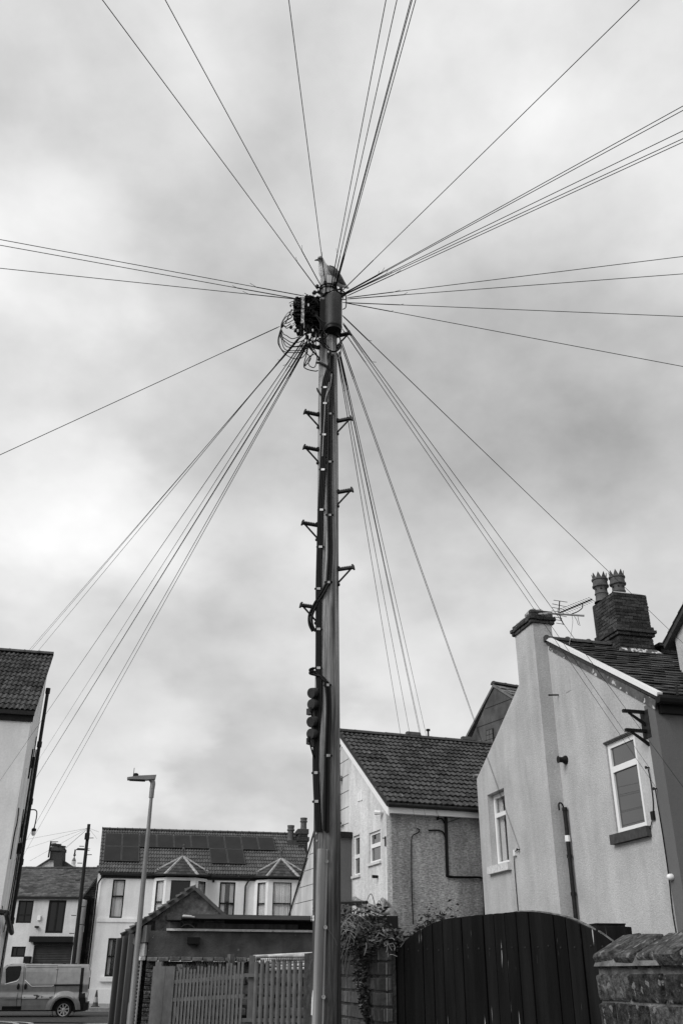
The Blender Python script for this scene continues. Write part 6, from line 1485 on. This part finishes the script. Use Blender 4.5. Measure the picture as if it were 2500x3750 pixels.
# ------------------------------------------------------------------ overhead wires, each one a thing
def wire(p, q, label, group, r=.0036, sag=.0, wrap=True):
    r *= .74
    p, q = Vector(p), Vector(q); pts = []; n_ = 14
    for i in range(n_ + 1):
        f = i / n_; pts.append(p.lerp(q, f) - Z * (sag * 4 * f * (1 - f)))
    m = MB(); m.tube(pts, r, 5)
    if wrap:   # spiral dead-end grip near the pole and its loose tail
        L_ = (q - p).length; d = (q - p).normalized(); s_ = d.orthogonal().normalized(); e_ = random.uniform(.33, .46)
        m.tube([p + d * .02, p + d * e_], r * 1.4, 5); tl = p + d * e_; m.tube([tl, tl + d * .04 + Vector((random.uniform(-.02, .02), 0, random.uniform(.01, .03)))], r * .6, 4)
    o = m.build('overhead_wire', Mx['cable'], smooth=True); return tag(o, label, 'wire', group)
def out(p, q, z, extra=1.0, **k):
    """a wire that leaves the picture through photo point q at height z and carries on in the same straight line"""
    e = onz(q, z); return e + (e - Vector(p)) * extra
head = lambda x, y, dd=.0: PQ(x, y, dd)
RING = head(735, 575, .04)
G = 'drop wires fanning out from the pole'
w_ = lambda pq, q, z, lab, ex=1.2, r=.0036: wire(pq, out(pq, q, z, ex), lab, G, r)
w_(head(692, 556), PP(236, 0), 6.15, 'wire running up to the top left corner, leftmost of those leaving the top', 1.6)
w_(head(735, 545, .05), PP(380, 0), 6.15, 'wire second from the left among those leaving the top of the picture', 1.6)
w_(head(772, 590, .07), PP(663, 0), 6.15, 'single near vertical wire crossing in front of the gull', 1.8)
for i, (x0, y0, x) in enumerate(((812, 540, 886), (832, 540, 911), (845, 550, 943), (850, 548, 946), (858, 540, 954))):
    w_(head(x0, y0, .05), PP(x, 0), 6.15 + .03 * i, ('leftmost', 'second from left', 'middle', 'second from right', 'rightmost')[i] + ' wire of the tight bundle rising steeply to the top edge', 1.7)
w_(head(915, 568), PP(1467, 0), 6.1, 'lone wire climbing to the upper right corner', 1.6)
for i, (x0, y0, y, lab) in enumerate(((930, 590, 243, 'uppermost'), (928, 596, 253, 'second'), (925, 604, 300, 'third'), (930, 606, 318, 'fourth'), (965, 612, 326, 'lowest'))):
    w_(head(x0, y0, .02), PP(1568, y), 6.05 - .02 * i, lab + ' wire of the five going out to the upper right edge', 1.2)
w_(head(970, 628), PP(1568, 589), 6.0, 'upper of two gently rising wires to the right edge', 1.0); w_(head(970, 640), PP(1568, 629), 5.95, 'lower of two gently rising wires to the right edge', 1.0)
w_(head(925, 674), PP(1568, 727), 5.9, 'nearly level wire to the right edge', 1.0); w_(head(935, 674), PP(1568, 842), 5.6, 'wire dropping gently to the right edge', 1.0)
w_(head(560, 612), PP(0, 550), 6.0, 'uppermost of three wires to the left edge', 1.0); w_(head(475, 635), PP(0, 563), 6.0, 'middle one of three wires to the left edge', 1.0); w_(head(475, 640), PP(0, 616), 5.95, 'lowest of three wires to the left edge', 1.0)
w_(head(325, 902), PP(0, 1045), 4.75, 'single wire sloping down to the left edge', .8)
# to the corner house
J = lambda x, y: head(x, y, .03)
for i, (q, y, lab) in enumerate((((500, 1015), 1500, 'left'), ((505, 1018), 1510, 'middle'), ((512, 1022), 1525, 'right'))):
    wire(J(*q), LH.hp(PP((-22, -10, -4)[i], (1628, 1590, 1576)[i]), .10), lab + ' one of three wires dropping past the corner house roof', 'wires to the corner house', .0040)
wire(J(545, 1040), LH.hp(PP(-4, 1800), .12), 'long wire crossing the front of the corner house', 'wires to the corner house', .0045)
for i, (q, e) in enumerate((((560, 1045), B(318, 972)), ((575, 1060), B(302, 1108)), ((580, 1065), B(290, 1132)))):
    wire(J(*q), LS.hp(e, .15), ('highest', 'middle', 'lowest')[i] + ' of three wires ending on the side of the corner house', 'wires to the corner house', .0040)
for i, (q, e) in enumerate((((583, 1075), B(232, 1568)), ((590, 1080), B(292, 1568)))):
    wire(J(*q), LS.hp((e[0] - 50, e[1] + (105 if i == 0 else 95)), .15), ('left', 'right')[i] + ' wire of the pair reaching lowest on the corner house', 'wires to the corner house', .0042)
# to the middle house
for i, (q, e) in enumerate((((872, 1160), E5(948, 970)), ((880, 1160), E5(1045, 990)), ((890, 1150), E5(1118, 865)), ((893, 1150), E5(1132, 885)), ((898, 1140), E5(1165, 810)))):
    wire(J(*q), MS.hp(e, .06), ('first', 'second', 'third', 'fourth', 'fifth')[i] + ' from the left of the wires dropping to the textured wall', 'wires to the middle house', .0042)
# to the right house
for i, q in enumerate(((905, 1060), (918, 1055))):
    wire(J(*q), RH.hp(G7(393 + i * 5, 903), .07), ('left', 'right')[i] + ' wire of the pair ending beside the narrow window', 'wires to the right house', .0038)
wire(J(925, 930), RH.hp(G7(1380, 470), .06), 'lower wire ending on the right house beside its large window', 'wires to the right house', .0036)
wire(J(928, 880), RH.hp(G7(1325, 318), .06), 'upper wire ending on the right house beside its large window', 'wires to the right house', .0038)
pq = J(930, 868); wire(pq, RF.hp(PP(1585, 1832), .05), 'wire crossing the right house wall and leaving at the right edge', 'wires to the right house', .0040)
pq = J(925, 800); e = atd(PP(1568, 1478), 16.0); wire(pq, e + (e - pq) * .25, 'wire passing in front of the crown pots to the right edge', 'wires to the right house', .0050)
# thin wires on the distant pole
for i, (q, D_) in enumerate((((205, 155), 60), ((205, 225), 62), ((230, 320), 58), ((430, 290), 70), ((760, 98), 56), ((745, 150), 56), ((490, 230), 66))):
    wire(far_top, onY(C3(*q), D_), ('top left', 'second left', 'low left', 'chimney side', 'upper right', 'lower right', 'steep left')[i] + ' thin wire spreading from the distant telegraph pole', 'wires on the distant pole', .008, wrap=False)

# ------------------------------------------------------------------ gull on the pole top
GD = (axis(zT_) - EYE).dot(FWD)
def gp_(x, y, dd=0): return atd(A(x, y), GD + dd)
px = .38265 / FOC * GD
def loft(stn, n=16):
    """stations: centre, radius across the picture, radius in depth; axis runs along the stations"""
    mb = MB(); k = len(stn); cs = [s[0] for s in stn]
    for i, (c, ra, rb) in enumerate(stn):
        tng = (cs[min(i + 1, k - 1)] - cs[max(i - 1, 0)]).normalized(); x_ = tng.cross(FWD).normalized(); y_ = tng.cross(x_).normalized()
        for j in range(n):
            w = 2 * math.pi * j / n; mb.v.append(c + x_ * math.cos(w) * ra + y_ * math.sin(w) * rb)
    for i in range(k - 1):
        for j in range(n): mb.f.append((i * n + j, i * n + (j + 1) % n, (i + 1) * n + (j + 1) % n, (i + 1) * n + j))
    mb.f.append(tuple(range(n))[::-1]); mb.f.append(tuple((k - 1) * n + j for j in range(n))); return mb
t = thing('gull', 'pale gull perched on top of the telegraph pole facing left', 'gull', axis(zT_) + Z * .02)
S = [((683, 268), 5, 5), ((690, 264), 16, 14), ((702, 261), 26, 23), ((716, 264), 31, 27), ((724, 282), 31, 27), ((727, 305), 38, 34), ((738, 335), 52, 46), ((757, 372), 68, 60), ((785, 412), 76, 66), ((822, 445), 66, 58), ((862, 472), 48, 42), ((900, 494), 33, 28), ((940, 514), 22, 15), ((972, 530), 13, 8), ((984, 537), 6, 4)]
bd = loft([(gp_(x, y, .05 + (i / len(S)) * .10), ra * px, rb * px) for i, ((x, y), ra, rb) in enumerate(S)])
bd.build('body', Mx['feather'], t, True)
wg = loft([(gp_(x, y, dd), ra * px, rb * px) for (x, y), ra, rb, dd in (((782, 322), 6, 5, .055), ((802, 345), 20, 12, .035), ((835, 380), 32, 16, .035), ((870, 418), 34, 16, .055), ((905, 458), 28, 14, .085), ((940, 497), 18, 9, .12), ((965, 525), 8, 5, .14), ((978, 536), 3, 2, .15))]); wg.build('wing', Mx['fgrey'], t, True)
wg = loft([(gp_(x, y, dd), ra * px, rb * px) for (x, y), ra, rb, dd in (((800, 320), 5, 6, .15), ((835, 338), 14, 12, .17), ((868, 376), 18, 16, .18), ((905, 425), 14, 14, .19), ((945, 490), 8, 8, .20))]); wg.build('wing', Mx['fgrey'], t, True)
hd_ = loft([(gp_(x, y, .052), ra * px, rb * px) for (x, y), ra, rb in (((686, 258), 5, 4), ((697, 247), 13, 22), ((712, 246), 20, 27), ((726, 258), 16, 25), ((733, 272), 8, 14))]); hd_.build('crown_feather', Mx['fhead'], t, True)
bk = loft([(gp_(x, y, .052), ra * px, rb * px) for (x, y), ra, rb in (((690, 266), 10, 9), ((678, 267), 8, 7), ((668, 268), 7.5, 5.5), ((662, 271), 5.5, 4), ((660, 275), 2, 2))], 10); bk.build('beak', Mx['beak'], t, True)
ey = MB(); c_ = gp_(707, 253, .052 - 26 * px); bm = bmesh.new(); bmesh.ops.create_uvsphere(bm, u_segments=10, v_segments=8, radius=6.5 * px); ey.add([c_ + v.co for v in bm.verts], [tuple(v.index for v in f.verts) for f in bm.faces]); bm.free(); ey.build('eye', Mx['beak'], t, True)
for x in (775, 808):
    lg = MB(); f_ = axis(zT_) + Vector(((x - 790) * px * 1.1, .01, .004)); lg.tube([gp_(x, 440, .075), f_ + Z * .03, f_ + Z * .004], [.007, .0045, .005], 7)
    for dx in (-.028, -.02, -.022): pass
    for an in (-.5, 0, .5): d = Vector((-math.cos(an), math.sin(an) * .9, 0)); lg.tube([f_ + Z * .005, f_ + d * .032 + Z * .004], [.004, .0025], 5)
    lg.build('leg', mat('pale_leg', .25), t, True)
